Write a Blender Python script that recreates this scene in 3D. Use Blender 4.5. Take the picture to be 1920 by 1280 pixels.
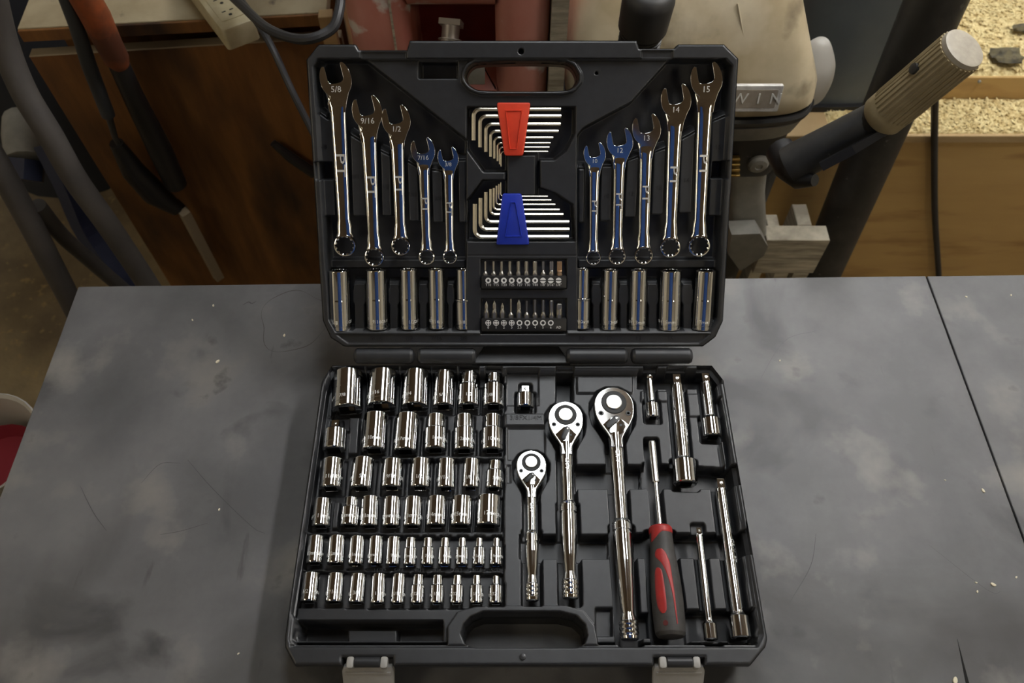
import bpy, bmesh, math, random
import numpy as np
from mathutils import Matrix, Vector

random.seed(7); np.random.seed(7)
for o in list(bpy.data.objects): bpy.data.objects.remove(o)
scene = bpy.context.scene
COL = scene.collection

# ------------------------------------------------------------------ camera
F = 1470.0; TH = math.radians(57.7); ST, CT = math.sin(TH), math.cos(TH)
CAM = np.array([-0.0115, -0.4415, 0.795])
cd = bpy.data.cameras.new('camera'); cam = bpy.data.objects.new('camera', cd); COL.objects.link(cam)
cam.location = CAM; cam.rotation_euler = (math.radians(90) - TH, 0, 0)
cd.sensor_fit = 'HORIZONTAL'; cd.sensor_width = 23.5; cd.lens = 23.5 * F / 1920.0
cd.clip_start = 0.02; cd.clip_end = 50
cd.dof.use_dof = True; cd.dof.focus_distance = 0.82; cd.dof.aperture_fstop = 5.0
scene.camera = cam
# ------------------------------------------------------------------ world, exposure
w = bpy.data.worlds.new('world'); scene.world = w; w.use_nodes = True
w.node_tree.nodes['Background'].inputs[0].default_value = (0.9, 0.95, 1.0, 1)
w.node_tree.nodes['Background'].inputs[1].default_value = 0.02
vs = scene.view_settings
vs.view_transform = 'Standard'; vs.look = 'None'; vs.gamma = 1.0; vs.use_curve_mapping = False
vs.exposure = 0.0
E_OVER, E_RIGHT, E_REAR = 6.5, 66.0, 8.0      # emission of the fixtures

# ------------------------------------------------------------------ measuring helpers
def ray(u, v):
    a = (u - 960) / F; t = (v - 640) / F
    return np.array([a, CT - t * ST, -(ST + t * CT)])
def Pz(u, v, z): r = ray(u, v); return CAM + r * ((z - CAM[2]) / r[2])
def Py(u, v, y): r = ray(u, v); return CAM + r * ((y - CAM[1]) / r[1])
def Pd(u, v, d): return CAM + ray(u, v) * d
LO = np.array([0, 0.0175, 0.063]); LU = np.array([0, 0.6966, 0.7175]); LN = np.array([0, -0.7175, 0.6966])
LU /= np.linalg.norm(LU); LN = np.array([0, -LU[2], LU[1]])
M_BASE = Matrix.Identity(4)
M_LID = Matrix(((1, 0, 0, LO[0]), (0, LU[1], LN[1], LO[1]), (0, LU[2], LN[2], LO[2]), (0, 0, 0, 1)))
def pix(fr, u, v, h):
    """photo point -> coordinates in the base tray ('B') or lid ('L'), at height h of that half"""
    if fr == 'B': return Pz(u, v, h)
    r = ray(u, v); o = LO + LN * h
    p = CAM + r * (np.dot(o - CAM, LN) / np.dot(r, LN))
    q = p - LO
    return np.array([q[0], np.dot(q, LU), h])
def fmat(fr): return M_BASE if fr == 'B' else M_LID
def pxscale(fr, u, v, h):
    p = pix(fr, u, v, h)
    wpt = p if fr == 'B' else LO + LU * p[1] + LN * p[2] + np.array([p[0], 0, 0])
    q = wpt - CAM
    return (q[1] * CT - q[2] * ST) / F        # metres per pixel

# ------------------------------------------------------------------ materials
MATS = {}
def mat(name, col, rough=0.5, metal=0.0, noise=None, bump=None, spec=0.5, emit=None, coat=0):
    """noise: (scale, colour2, lo, hi[, stretch]); bump: (scale, strength, distance)"""
    if name in MATS: return MATS[name]
    m = bpy.data.materials.new(name); m.use_nodes = True; MATS[name] = m
    nt = m.node_tree; b = nt.nodes['Principled BSDF']
    b.inputs['Base Color'].default_value = (*col, 1); b.inputs['Roughness'].default_value = rough
    b.inputs['Metallic'].default_value = metal; b.inputs['Specular IOR Level'].default_value = spec
    b.inputs['Coat Weight'].default_value = coat
    tc = nt.nodes.new('ShaderNodeTexCoord')
    if noise:
        sc, c2, lo, hi = noise[:4]
        mp = nt.nodes.new('ShaderNodeMapping'); nt.links.new(tc.outputs['Object'], mp.inputs[0])
        if len(noise) > 4: mp.inputs['Scale'].default_value = noise[4]
        n = nt.nodes.new('ShaderNodeTexNoise'); n.inputs['Scale'].default_value = sc
        n.inputs['Detail'].default_value = 6; n.inputs['Roughness'].default_value = 0.62
        nt.links.new(mp.outputs[0], n.inputs['Vector'])
        cr = nt.nodes.new('ShaderNodeValToRGB')
        cr.color_ramp.elements[0].position = lo; cr.color_ramp.elements[1].position = hi
        cr.color_ramp.elements[0].color = (*col, 1); cr.color_ramp.elements[1].color = (*c2, 1)
        nt.links.new(n.outputs[0], cr.inputs[0]); nt.links.new(cr.outputs[0], b.inputs['Base Color'])
    if bump:
        n2 = nt.nodes.new('ShaderNodeTexNoise'); n2.inputs['Scale'].default_value = bump[0]
        n2.inputs['Detail'].default_value = 4
        nt.links.new(tc.outputs['Object'], n2.inputs['Vector'])
        bp = nt.nodes.new('ShaderNodeBump'); bp.inputs['Strength'].default_value = bump[1]
        bp.inputs['Distance'].default_value = bump[2]
        nt.links.new(n2.outputs[0], bp.inputs['Height']); nt.links.new(bp.outputs[0], b.inputs['Normal'])
    if emit:
        b.inputs['Emission Color'].default_value = (*emit[0], 1); b.inputs['Emission Strength'].default_value = emit[1]
    return m
def mixnoise(m, scale, col, lo, hi, stretch=None, detail=8, dist=0.0):
    """lay a second noise-masked colour over a material"""
    nt = m.node_tree; b = nt.nodes['Principled BSDF']; src = b.inputs['Base Color'].links[0].from_socket
    tc = nt.nodes.new('ShaderNodeTexCoord'); mp = nt.nodes.new('ShaderNodeMapping')
    nt.links.new(tc.outputs['Object'], mp.inputs[0])
    if stretch: mp.inputs['Scale'].default_value = stretch
    n = nt.nodes.new('ShaderNodeTexNoise'); n.inputs['Scale'].default_value = scale; n.inputs['Detail'].default_value = detail
    n.inputs['Distortion'].default_value = dist
    nt.links.new(mp.outputs[0], n.inputs['Vector'])
    mr = nt.nodes.new('ShaderNodeMapRange'); mr.inputs[1].default_value = lo; mr.inputs[2].default_value = hi
    nt.links.new(n.outputs[0], mr.inputs[0])
    mx = nt.nodes.new('ShaderNodeMix'); mx.data_type = 'RGBA'
    nt.links.new(mr.outputs[0], mx.inputs[0]); nt.links.new(src, mx.inputs[6]); mx.inputs[7].default_value = (*col, 1)
    nt.links.new(mx.outputs[2], b.inputs['Base Color'])

CHROME = mat('polished_chrome', (0.80, 0.80, 0.79), 0.07, 1.0, bump=(60, 0.02, 0.001))
SATIN = mat('satin_chrome', (0.72, 0.71, 0.68), 0.22, 1.0)
ETCH = mat('etched_lettering', (0.92, 0.92, 0.90), 0.38, 0.7)
NICKEL = mat('nickel_plate', (0.78, 0.74, 0.64), 0.24, 1.0)
BITSTEEL = mat('dull_bit_steel', (0.42, 0.40, 0.36), 0.38, 1.0)
BITRUST = mat('rusty_bit_steel', (0.40, 0.22, 0.10), 0.5, 0.8, noise=(300, (0.45, 0.33, 0.22), 0.3, 0.7))
PLASTIC = mat('black_case_plastic', (0.022, 0.023, 0.025), 0.36, 0.0, noise=(90, (0.030, 0.031, 0.034), 0.3, 0.7), bump=(2500, 0.12, 0.0003))
NUMER = mat('shaded_numeral_plastic', (0.008, 0.008, 0.009), 0.5)  # tray plastic, with the shading of raised figures darkened into the colour
BLACK = mat('black_satin_paint', (0.012, 0.012, 0.013), 0.4)
SOOT = mat('dark_socket_bore', (0.01, 0.01, 0.01), 0.6)
WHITEP = mat('white_print', (0.75, 0.75, 0.75), 0.6)
REDP = mat('red_holder_plastic', (0.72, 0.055, 0.02), 0.42, noise=(80, (0.62, 0.045, 0.018), 0.35, 0.7))
BLUEP = mat('blue_holder_plastic', (0.012, 0.035, 0.42), 0.42, noise=(80, (0.010, 0.028, 0.36), 0.35, 0.7))
GRIP = mat('dark_grey_rubber', (0.035, 0.033, 0.031), 0.6, noise=(120, (0.055, 0.052, 0.05), 0.4, 0.7))
GRIPRED = mat('red_rubber', (0.36, 0.018, 0.016), 0.5, noise=(120, (0.28, 0.015, 0.014), 0.4, 0.7))
LATCHG = mat('light_grey_latch_plastic', (0.34, 0.33, 0.31), 0.45, noise=(40, (0.27, 0.26, 0.245), 0.4, 0.7))

# ------------------------------------------------------------------ object helpers
def link(o, parent=None):
    COL.objects.link(o)
    if parent is not None: o.parent = parent
    return o
def mesh_obj(name, vf, m, parent=None, smooth=35, mw=None):
    V, Fc = vf
    me = bpy.data.meshes.new(name); me.from_pydata([tuple(map(float, p)) for p in V], [], [tuple(f) for f in Fc])
    me.materials.append(m)
    bm = bmesh.new(); bm.from_mesh(me); bmesh.ops.recalc_face_normals(bm, faces=bm.faces); bm.to_mesh(me); bm.free()
    if smooth:
        me.polygons.foreach_set('use_smooth', [True] * len(me.polygons))
        me.set_sharp_from_angle(angle=math.radians(smooth))
    o = bpy.data.objects.new(name, me); link(o, parent)
    if mw is not None: o.matrix_world = mw
    return o
def tag(o, label, cat, group=None, kind=None):
    if label: o['label'] = label
    if cat: o['category'] = cat
    if group: o['group'] = group
    if kind: o['kind'] = kind
    return o
def empty(name, mw):
    o = bpy.data.objects.new(name, None); o.empty_display_size = 0.02; COL.objects.link(o); o.matrix_world = mw; return o
def join(*parts):
    V, Fc = [], []
    for v, f in parts:
        n = len(V); V += list(v); Fc += [tuple(i + n for i in q) for q in f]
    return V, Fc
def xf(vf, M):
    return [tuple(M @ Vector(p)) for p in vf[0]], vf[1]
def T(x=0, y=0, z=0): return Matrix.Translation((x, y, z))
def Rz(a): return Matrix.Rotation(a, 4, 'Z')
def Rx(a): return Matrix.Rotation(a, 4, 'X')
def Ry(a): return Matrix.Rotation(a, 4, 'Y')

def shp(kind, phi):
    if kind == 'o': return 1.0
    if kind == 'q': return 1.0 / max(abs(math.cos(phi)), abs(math.sin(phi)))
    if kind == 'h': a = (phi % (math.pi / 3)) - math.pi / 6; return 1.0 / math.cos(a)
    if kind == 'x': return 1.0 + 0.09 * math.cos(12 * phi)
    if kind == 't': return 0.86 + 0.14 * math.cos(6 * phi)
    if kind == 'p': return 0.72 + 0.28 * math.cos(4 * phi)
    if kind == 'f': return 1.0 + 0.045 * math.cos(14 * phi)
    if kind == 's': return min(1.0 / max(abs(math.cos(phi)), 1e-3), 0.30 / max(abs(math.sin(phi)), 1e-3))
    return 1.0
def lathe(prof, seg=28, axis='Y', closed=False):
    """prof: (t, r[, shape]) along the axis"""
    V, Fc = [], []; src = list(prof); prof = [src[0]]
    for a_, b_ in zip(src, src[1:]):                 # holding loops keep long bands flat-shaded
        ka, kb = (a_[2] if len(a_) > 2 else 'o'), (b_[2] if len(b_) > 2 else 'o')
        ln = math.hypot(b_[0] - a_[0], b_[1] - a_[1])
        if ka == kb and ln > .0016:
            for e_ in (.0003 / ln, 1 - .0003 / ln): prof.append((a_[0] + (b_[0] - a_[0]) * e_, a_[1] + (b_[1] - a_[1]) * e_, ka))
        prof.append(b_)
    for p in prof:
        t, r = p[0], p[1]; k = p[2] if len(p) > 2 else 'o'
        for i in range(seg):
            a = 2 * math.pi * i / seg + 0.001; rr = r * shp(k, a); c, s = rr * math.cos(a), rr * math.sin(a)
            V.append((c, t, s) if axis == 'Y' else ((c, s, t) if axis == 'Z' else (t, c, s)))
    n = len(prof)
    for j in range(n if closed else n - 1):
        k = (j + 1) % n
        for i in range(seg):
            i2 = (i + 1) % seg
            Fc.append((j * seg + i, j * seg + i2, k * seg + i2, k * seg + i))
    if not closed:
        Fc.append(tuple(range(seg))); Fc.append(tuple((n - 1) * seg + i for i in range(seg)))
    return V, Fc
def inset(poly, b):
    n = len(poly); out = []
    area = sum(poly[i][0] * poly[(i + 1) % n][1] - poly[(i + 1) % n][0] * poly[i][1] for i in range(n))
    sg = 1 if area > 0 else -1
    for i in range(n):
        p0, p1, p2 = (np.array(poly[(i + k) % n][:2]) for k in (-1, 0, 1))
        e1 = p1 - p0; e2 = p2 - p1
        e1 = e1 / (np.linalg.norm(e1) + 1e-12); e2 = e2 / (np.linalg.norm(e2) + 1e-12)
        nn = np.array([-e1[1] - e2[1], e1[0] + e2[0]]); l = np.linalg.norm(nn)
        nn = nn / l if l > 1e-6 else np.array([-e1[1], e1[0]])
        k = 1 / max(0.5, np.dot(nn, np.array([-e1[1], e1[0]])))
        out.append(tuple(p1 + nn * b * k * sg))
    return out
def prism(poly, z0, z1, bev=0.0, bev2=None):
    """extruded outline, top edge (and bottom edge, bev2) chamfered"""
    rings = []
    if bev2: rings += [(inset(poly, bev2), z0), (poly, z0 + bev2)]
    else: rings += [(poly, z0)]
    if bev: rings += [(poly, z1 - bev), (inset(poly, bev * 0.3), z1 - bev * 0.3), (inset(poly, bev), z1)]
    else: rings += [(poly, z1)]
    n = len(poly); V = [(p[0], p[1], z) for r, z in rings for p in r]; Fc = []
    for j in range(len(rings) - 1):
        for i in range(n):
            i2 = (i + 1) % n; Fc.append((j * n + i, j * n + i2, (j + 1) * n + i2, (j + 1) * n + i))
    Fc.append(tuple(range(n))); Fc.append(tuple((len(rings) - 1) * n + i for i in range(n)))
    return V, Fc
def box(x0, x1, y0, y1, z0, z1, bev=0.0):
    if bev: return prism([(x0, y0), (x1, y0), (x1, y1), (x0, y1)], z0, z1, bev, bev)
    V = [(x, y, z) for z in (z0, z1) for x, y in ((x0, y0), (x1, y0), (x1, y1), (x0, y1))]
    return V, [(0, 1, 2, 3), (4, 5, 6, 7), (0, 1, 5, 4), (1, 2, 6, 5), (2, 3, 7, 6), (3, 0, 4, 7)]
def rpoly(x0, x1, y0, y1, r, n=6):
    P = []
    for cx, cy, a0 in ((x1 - r, y1 - r, 0), (x0 + r, y1 - r, 90), (x0 + r, y0 + r, 180), (x1 - r, y0 + r, 270)):
        for i in range(n + 1):
            a = math.radians(a0 + 90 * i / n); P.append((cx + r * math.cos(a), cy + r * math.sin(a)))
    return P
def chaikin(P, it=2, closed=False):
    for _ in range(it):
        Q = []
        n = len(P)
        if not closed: Q.append(P[0])
        for i in range(n if closed else n - 1):
            a, b = np.array(P[i]), np.array(P[(i + 1) % n])
            Q += [tuple(a * .75 + b * .25), tuple(a * .25 + b * .75)]
        if not closed: Q.append(P[-1])
        P = Q
    return P
def catmull(P, n=6):
    P = [np.array(p, float) for p in P]; Q = [2 * P[0] - P[1]] + P + [2 * P[-1] - P[-2]]; out = []
    for i in range(1, len(Q) - 2):
        a, b, c, d = Q[i - 1:i + 3]
        for k in range(n):
            t = k / n
            out.append(0.5 * (2 * b + (c - a) * t + (2 * a - 5 * b + 4 * c - d) * t * t + (3 * b - a - 3 * c + d) * t ** 3))
    out.append(P[-1]); return out
def tube(P, r, seg=12, kind='o', cap=True, ph=0.001):
    P = [np.array(p, float) for p in P]; n = len(P)
    R = r if hasattr(r, '__len__') else [r] * n
    V, Fc = [], []; up = None
    for i in range(n):
        t = P[min(i + 1, n - 1)] - P[max(i - 1, 0)]; t = t / np.linalg.norm(t)
        if up is None:
            up = np.array([0, 0, 1.0]) if abs(t[2]) < 0.9 else np.array([1.0, 0, 0])
        up = up - t * np.dot(up, t); up = up / np.linalg.norm(up); sd = np.cross(t, up)
        for k in range(seg):
            a = 2 * math.pi * k / seg + ph; rr = R[i] * shp(kind, a)
            V.append(tuple(P[i] + sd * rr * math.cos(a) + up * rr * math.sin(a)))
    for j in range(n - 1):
        for k in range(seg):
            k2 = (k + 1) % seg; Fc.append((j * seg + k, j * seg + k2, (j + 1) * seg + k2, (j + 1) * seg + k))
    if cap: Fc += [tuple(range(seg)), tuple((n - 1) * seg + k for k in range(seg))]
    return V, Fc
def loft(rings):
    n = len(rings[0]); V = [tuple(p) for r in rings for p in r]; Fc = []
    for j in range(len(rings) - 1):
        for i in range(n):
            i2 = (i + 1) % n; Fc.append((j * n + i, j * n + i2, (j + 1) * n + i2, (j + 1) * n + i))
    Fc += [tuple(range(n)), tuple((len(rings) - 1) * n + i for i in range(n))]
    return V, Fc
TXT = {}
def text2d(s, size):
    """lettering outline as a flat mesh, centred on the origin"""
    if s not in TXT:
        c = bpy.data.curves.new('lettering', 'FONT'); c.body = s; c.size = 1.0; c.resolution_u = 2
        c.align_x = 'CENTER'; c.align_y = 'CENTER'
        o = bpy.data.objects.new('lettering', c); COL.objects.link(o)
        dg = bpy.context.evaluated_depsgraph_get(); me = o.evaluated_get(dg).to_mesh()
        TXT[s] = ([tuple(v.co) for v in me.vertices], [tuple(p.vertices) for p in me.polygons])
        o.evaluated_get(dg).to_mesh_clear(); bpy.data.objects.remove(o); bpy.data.curves.remove(c)
    V, Fc = TXT[s]
    return [(x * size, y * size, 0) for x, y, z in V], Fc
def solid(vf, h):
    """give flat lettering a thickness"""
    V, Fc = vf; n = len(V)
    E = {}
    for f in Fc:
        for i in range(len(f)):
            a, b = f[i], f[(i + 1) % len(f)]; k = (min(a, b), max(a, b)); E.setdefault(k, []).append((a, b))
    V2 = list(V) + [(x, y, z + h) for x, y, z in V]; F2 = [tuple(i + n for i in f) for f in Fc]
    for k, l in E.items():
        if len(l) == 1: a, b = l[0]; F2.append((a, b, b + n, a + n))
    return V2, F2
def wrap(vf, R):
    return [((R + z) * math.sin(x / R), y, (R + z) * math.cos(x / R)) for x, y, z in vf[0]], vf[1]
ORD = ['first', 'second', 'third', 'fourth', 'fifth', 'sixth', 'seventh', 'eighth', 'ninth', 'tenth', 'eleventh']
# ------------------------------------------------------------------ the room
ZF = -0.76; ZC = 1.75; X0, X1, Y0, Y1 = -2.5, 2.7, -2.3, 2.5
FLOORM = mat('dusty_concrete', (0.14, 0.105, 0.062), 0.85, noise=(3.5, (0.30, 0.23, 0.125), 0.38, 0.68), bump=(60, 0.4, 0.004))
mixnoise(FLOORM, 45, (0.30, 0.22, 0.10), 0.60, 0.72)
WALLM = mat('whitewashed_wall', (0.70, 0.67, 0.60), 0.8, noise=(2, (0.58, 0.55, 0.48), 0.3, 0.7), bump=(30, 0.2, 0.004))
CEILM = mat('brown_board_ceiling', (0.25, 0.185, 0.125), 0.7, noise=(3, (0.14, 0.098, 0.062), 0.3, 0.7, (1, 8, 1)))
def struct(name, vf, m):
    o = mesh_obj(name, vf, m, smooth=0); o['kind'] = 'structure'; return o
struct('floor', box(X0, X1, Y0, Y1, ZF - 0.1, ZF), FLOORM)
struct('wall_left', box(X0 - 0.1, X0, Y0 - 0.1, Y1 + 0.1, ZF - 0.1, ZC), WALLM)
struct('wall_right', box(X1, X1 + 0.1, Y0 - 0.1, Y1 + 0.1, ZF - 0.1, ZC), WALLM)
struct('wall_back', box(X0, X1, Y1, Y1 + 0.1, ZF - 0.1, ZC), WALLM)
struct('wall_front', box(X0, X1, Y0 - 0.1, Y0, ZF - 0.1, ZC), WALLM)
struct('ceiling', box(X0 - 0.1, X1 + 0.1, Y0 - 0.1, Y1 + 0.1, ZC, ZC + 0.1), CEILM)
HOUS = mat('white_enamel_housing', (0.6, 0.6, 0.58), 0.4)
def tube_light(x, y0, y1, z, strength, col, label, wd=0.09, panel=False):
    e = empty('ceiling_light', T(x, (y0 + y1) / 2, z)); L = (y1 - y0) / 2
    tag(e, label, 'light', 'tube lights over the bench')
    hous = [(-wd * .9, 0.0), (-wd * .7, 0.05), (wd * .7, 0.05), (wd * .9, 0.0), (wd * .8, -0.004), (-wd * .8, -0.004)]
    V, Fc = prism([(p[0], p[1]) for p in hous], -L - 0.03, L + 0.03)
    mesh_obj('housing', ([(a, c, b + 0.03) for a, b, c in V], Fc), HOUS, e, smooth=0)
    m = mat('lit_tube_%d' % int(abs(x) * 100 + abs(y0) * 1000), (0.9, 0.9, 0.9), 0.5, emit=(col, strength))
    if panel: mesh_obj('diffuser', xf(prism(rpoly(-wd * .8, wd * .8, -L, L, .01), -.012, .004, .004, .004), T(0, 0, .015)), m, e, smooth=0)
    else:
     for s in (-1, 1):
        mesh_obj('tube_lamp', xf(lathe([(-L, 0.017), (L, 0.017)], 10), T(s * wd * 0.45, 0, 0)), m, e)
    for s in (-1, 1):
        mesh_obj('hanger', xf(box(-.004, .004, -.004, .004, 0.07, ZC - z), T(0, s * L * .7, 0)), HOUS, e, smooth=0)
tube_light(0.10, 0.10, 1.45, 1.52, E_OVER, (0.93, 0.97, 1.0), 'broad panel light hung straight above the tool case, mirrored in the sockets', .21, True)
tube_light(0.95, 0.15, 1.35, 1.30, E_RIGHT, (1.0, 0.985, 0.965), 'brightest twin tube light, hung on the right over the bench')
tube_light(1.45, -1.9, -0.9, 1.55, E_REAR, (1.0, 0.88, 0.66), 'warm panel light hung behind the camera on the right', .2, True)
tube_light(-1.7, -1.5, -0.4, 1.50, E_REAR, (1.0, 0.86, 0.62), 'unseen warm panel light added behind the camera on the left to light the lid', .2, True)  # added lamp, invented to light the lid and warm its chrome

# ------------------------------------------------------------------ workbench
BENCH = mat('grey_worn_slab', (0.088, 0.088, 0.092), 0.52, noise=(6, (0.150, 0.150, 0.152), 0.34, 0.64), bump=(140, 0.10, 0.001))
mixnoise(BENCH, 3.2, (0.055, 0.053, 0.053), 0.50, 0.68, dist=0.8)
mixnoise(BENCH, 8, (0.060, 0.060, 0.063), 0.56, 0.66, dist=0.5)
mixnoise(BENCH, 12, (0.20, 0.19, 0.175), 0.57, 0.74)
mixnoise(BENCH, 24, (0.05, 0.05, 0.052), 0.66, 0.78)
mixnoise(BENCH, 9, (0.04, 0.04, 0.04), 0.695, 0.80, (6, 1, 1))
EDGEM = mat('pale_bench_edge', (0.14, 0.13, 0.12), 0.7)
wb = empty('workbench', T(0, -0.25, ZF)); tag(wb, 'grey slab-topped workbench carrying the open tool case', 'workbench')
def wbp(name, vf, m, **k): return mesh_obj(name, xf(vf, T(0, 0.25, -ZF)), m, wb, **k)
def yb(x): return 0.1515 + 0.0158 * x          # rear edge of the slab, slightly askew
wbp('slab', prism([(-0.560, -0.62), (0.5235, -0.62), (0.5125, yb(.5125)), (-0.556, yb(-.556))], -0.04, 0.0, 0.0012), BENCH, smooth=0)
wbp('slab', prism([(0.5258, -0.62), (0.72, -0.62), (0.655, yb(.655) - .012), (0.645, yb(.645)), (0.5148, yb(.5148))], -0.04, -0.0006, 0.0012), BENCH, smooth=0)
for x in (-0.50, 0.58):
    for y in (-0.55, 0.08): wbp('leg', box(x - .035, x + .035, y - .035, y + .035, ZF, -0.04), EDGEM, smooth=0)
wbp('rail', box(-0.465, 0.545, 0.06, 0.10, -0.13, -0.04), EDGEM, smooth=0)
wbp('rail', box(-0.465, 0.545, -0.57, -0.53, -0.13, -0.04), EDGEM, smooth=0)
SLIT = mat('dark_crack', (0.006, 0.006, 0.006), 0.9)
a, b_ = Pz(1795, 1198, 0), Pz(1816, 1290, 0)
wbp('crack', prism([(a[0], a[1]), (b_[0] - .0018, b_[1]), (b_[0] + .0018, b_[1])], -0.0004, 0.00025), SLIT, smooth=0)
STAIN = mat('old_ring_stain', (0.066, 0.063, 0.058), 0.6, noise=(60, (0.085, 0.08, 0.075), 0.3, 0.7))
c = Pz(552, 600, 0); Vr, Fr = [], []
for i in range(60):
    t = i / 60 * 2 * math.pi; k = 1 + .08 * math.sin(3 * t + 1) + .05 * math.sin(5 * t)
    for rr in (0.0425, 0.0418 - .0004 * math.sin(4 * t)): Vr.append((c[0] + rr * k * math.cos(t), c[1] + rr * k * 1.05 * math.sin(t), 0.0003))
for i in range(60): Fr.append((2 * i, 2 * i + 1, (2 * i + 3) % 120, (2 * i + 2) % 120))
wbp('ring_stain', (Vr, Fr), STAIN, smooth=0)
SCR = mat('fine_scratch', (0.062, 0.062, 0.063), 0.7)
for (pp, ww) in (([(352, 862), (398, 915), (470, 985), (497, 1000)], .0005), ([(265, 905), (300, 870), (338, 868)], .0004), ([(150, 910), (175, 960), (200, 995)], .0004),
                 ([(300, 1002), (340, 995), (390, 980)], .0004), ([(1740, 1020), (1850, 1105), (1880, 1108)], .0003), ([(1480, 1130), (1520, 1060), (1530, 1000)], .0005),
                 ([(1420, 720), (1470, 640), (1530, 620)], .0003), ([(455, 572), (466, 566), (472, 569), (480, 565)], .0008)):
    P = catmull([Pz(u, v, 0)[:2] for u, v in pp], 6); Vs, Fs = [], []
    for i, p in enumerate(P):
        d = P[min(i + 1, len(P) - 1)] - P[max(i - 1, 0)]; d = d / np.linalg.norm(d); nn = np.array([-d[1], d[0]]) * ww * .7 * (0.4 + 0.6 * math.sin(math.pi * (i + .5) / len(P)))
        Vs += [(*(p + nn), .0002), (*(p - nn), .0002)]
    Fs = [(2 * i, 2 * i + 1, 2 * i + 3, 2 * i + 2) for i in range(len(P) - 1)]
    wbp('scratch', (Vs, Fs), SCR, smooth=0)

# ------------------------------------------------------------------ measured tool positions
# base sockets: (u_top, v_top, u_bot, v_bot, width_px, small_width_px or 0, v_step, size)
ROWS = [
 [(654, 701, 651, 770, 57, 0, 0, '7/8'),(719, 700, 715, 764, 55, 0, 0, '13/16'),(781, 700, 778, 765, 51, 0, 0, '3/4'),(834, 700, 831, 764, 40, 0, 0, '5/8'),(880, 700, 878, 763, 40, 31, 726, '1/2'),(926, 702, 925, 764, 40, 25, 725, '3/8')],
 [(706, 779, 701, 846, 47, 0, 0, '18'),(765, 780, 760, 848, 46, 0, 0, '17'),(818, 780, 816, 845, 43, 34, 807, '14'),(871, 780, 870, 846, 40, 33, 807, '12'),(924, 780, 923, 846, 41, 32, 807, '10')],
 [(625, 863, 620, 917, 43, 0, 0, '11/16'),(683, 862, 677, 917, 43, 0, 0, '5/8'),(738, 864, 734, 916, 40, 0, 0, '9/16'),(790, 863, 787, 916, 39, 0, 0, '1/2'),(838, 863, 836, 917, 35, 0, 0, '7/16'),(885, 863, 882, 916, 33, 0, 0, '3/8'),(929, 865, 926, 917, 33, 24, 885, '5/16')],
 [(606, 937, 601, 988, 35, 0, 0, '11'),(660, 934, 655, 987, 35, 26, 953, '10'),(695, 933, 692, 988, 35, 0, 0, '11'),(736, 934, 733, 988, 34, 0, 0, '12'),(776, 934, 773, 988, 35, 0, 0, '13'),(820, 933, 817, 987, 38, 0, 0, '14'),(867, 933, 864, 987, 41, 0, 0, '15'),(917, 932, 915, 987, 46, 0, 0, '17')],
 [(594, 1006, 589, 1057, 32, 0, 0, '13'),(633, 1006, 629, 1058, 33, 0, 0, '12'),(671, 1007, 667, 1059, 30, 0, 0, '11'),(706, 1007, 703, 1059, 28.5, 0, 0, '10'),(739, 1008, 736, 1060, 27, 0, 0, '9'),(771, 1009, 768, 1060, 25, 21, 1029, '8'),(803, 1009, 801, 1060, 25, 18.5, 1028, '7'),(835, 1009, 833, 1060, 25, 17.5, 1028, '6'),(867, 1009, 866, 1060, 24.5, 16, 1028, '5.5'),(899, 1009, 897.5, 1060, 24.5, 14.5, 1028, '5'),(931, 1009, 930, 1060, 25, 14, 1028, '4')],
 [(585, 1075, 579, 1129, 33, 0, 0, '1/2'),(631, 1076, 626, 1130, 33.5, 0, 0, '7/16'),(673, 1077, 668, 1131, 31, 0, 0, '3/8'),(711, 1077, 708, 1132, 28.5, 0, 0, '11/32'),(749, 1077, 745, 1132, 27, 0, 0, '5/16'),(785, 1078, 782, 1132, 27, 21.5, 1099, '9/32'),(821, 1079, 819, 1132, 27, 20.5, 1099, '1/4'),(858, 1079, 856, 1132, 26.5, 18, 1099, '7/32'),(894, 1079, 893, 1132, 26.5, 16.5, 1099, '3/16'),(930, 1080, 929.5, 1132, 27, 14.5, 1099, '5/32')],
]
ZAX = 0.0325
ADAPT = [(985,739,985,765,32,14,725,ZAX,'three-eighths to quarter inch drive adapter beside the small ratchet, above its printed size'),
         (629,807,626,845,44,15,789,ZAX,'large drive adapter standing alone under the biggest socket')]
# lid deep sockets: u_top,v_top,u_bot,v_bot,w,small,v_step
DEEP = [(635,506,639,618,35,0,0,'5/8'),(705,505,708,616,34,0,0,'9/16'),(766,504,768,616,28,0,0,'1/2'),(818,504,820,615,26,0,0,'7/16'),(868,504,870,616,25,22,562,'3/8'),
        (1093,503,1091,615,25,22,560,'10'),(1145,505,1142,617,26,0,0,'12'),(1198,505,1195,617,28,0,0,'13'),(1258,506,1254.5,617,35,0,0,'15'),(1324,506,1317,617,34,0,0,'17')]
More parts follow.
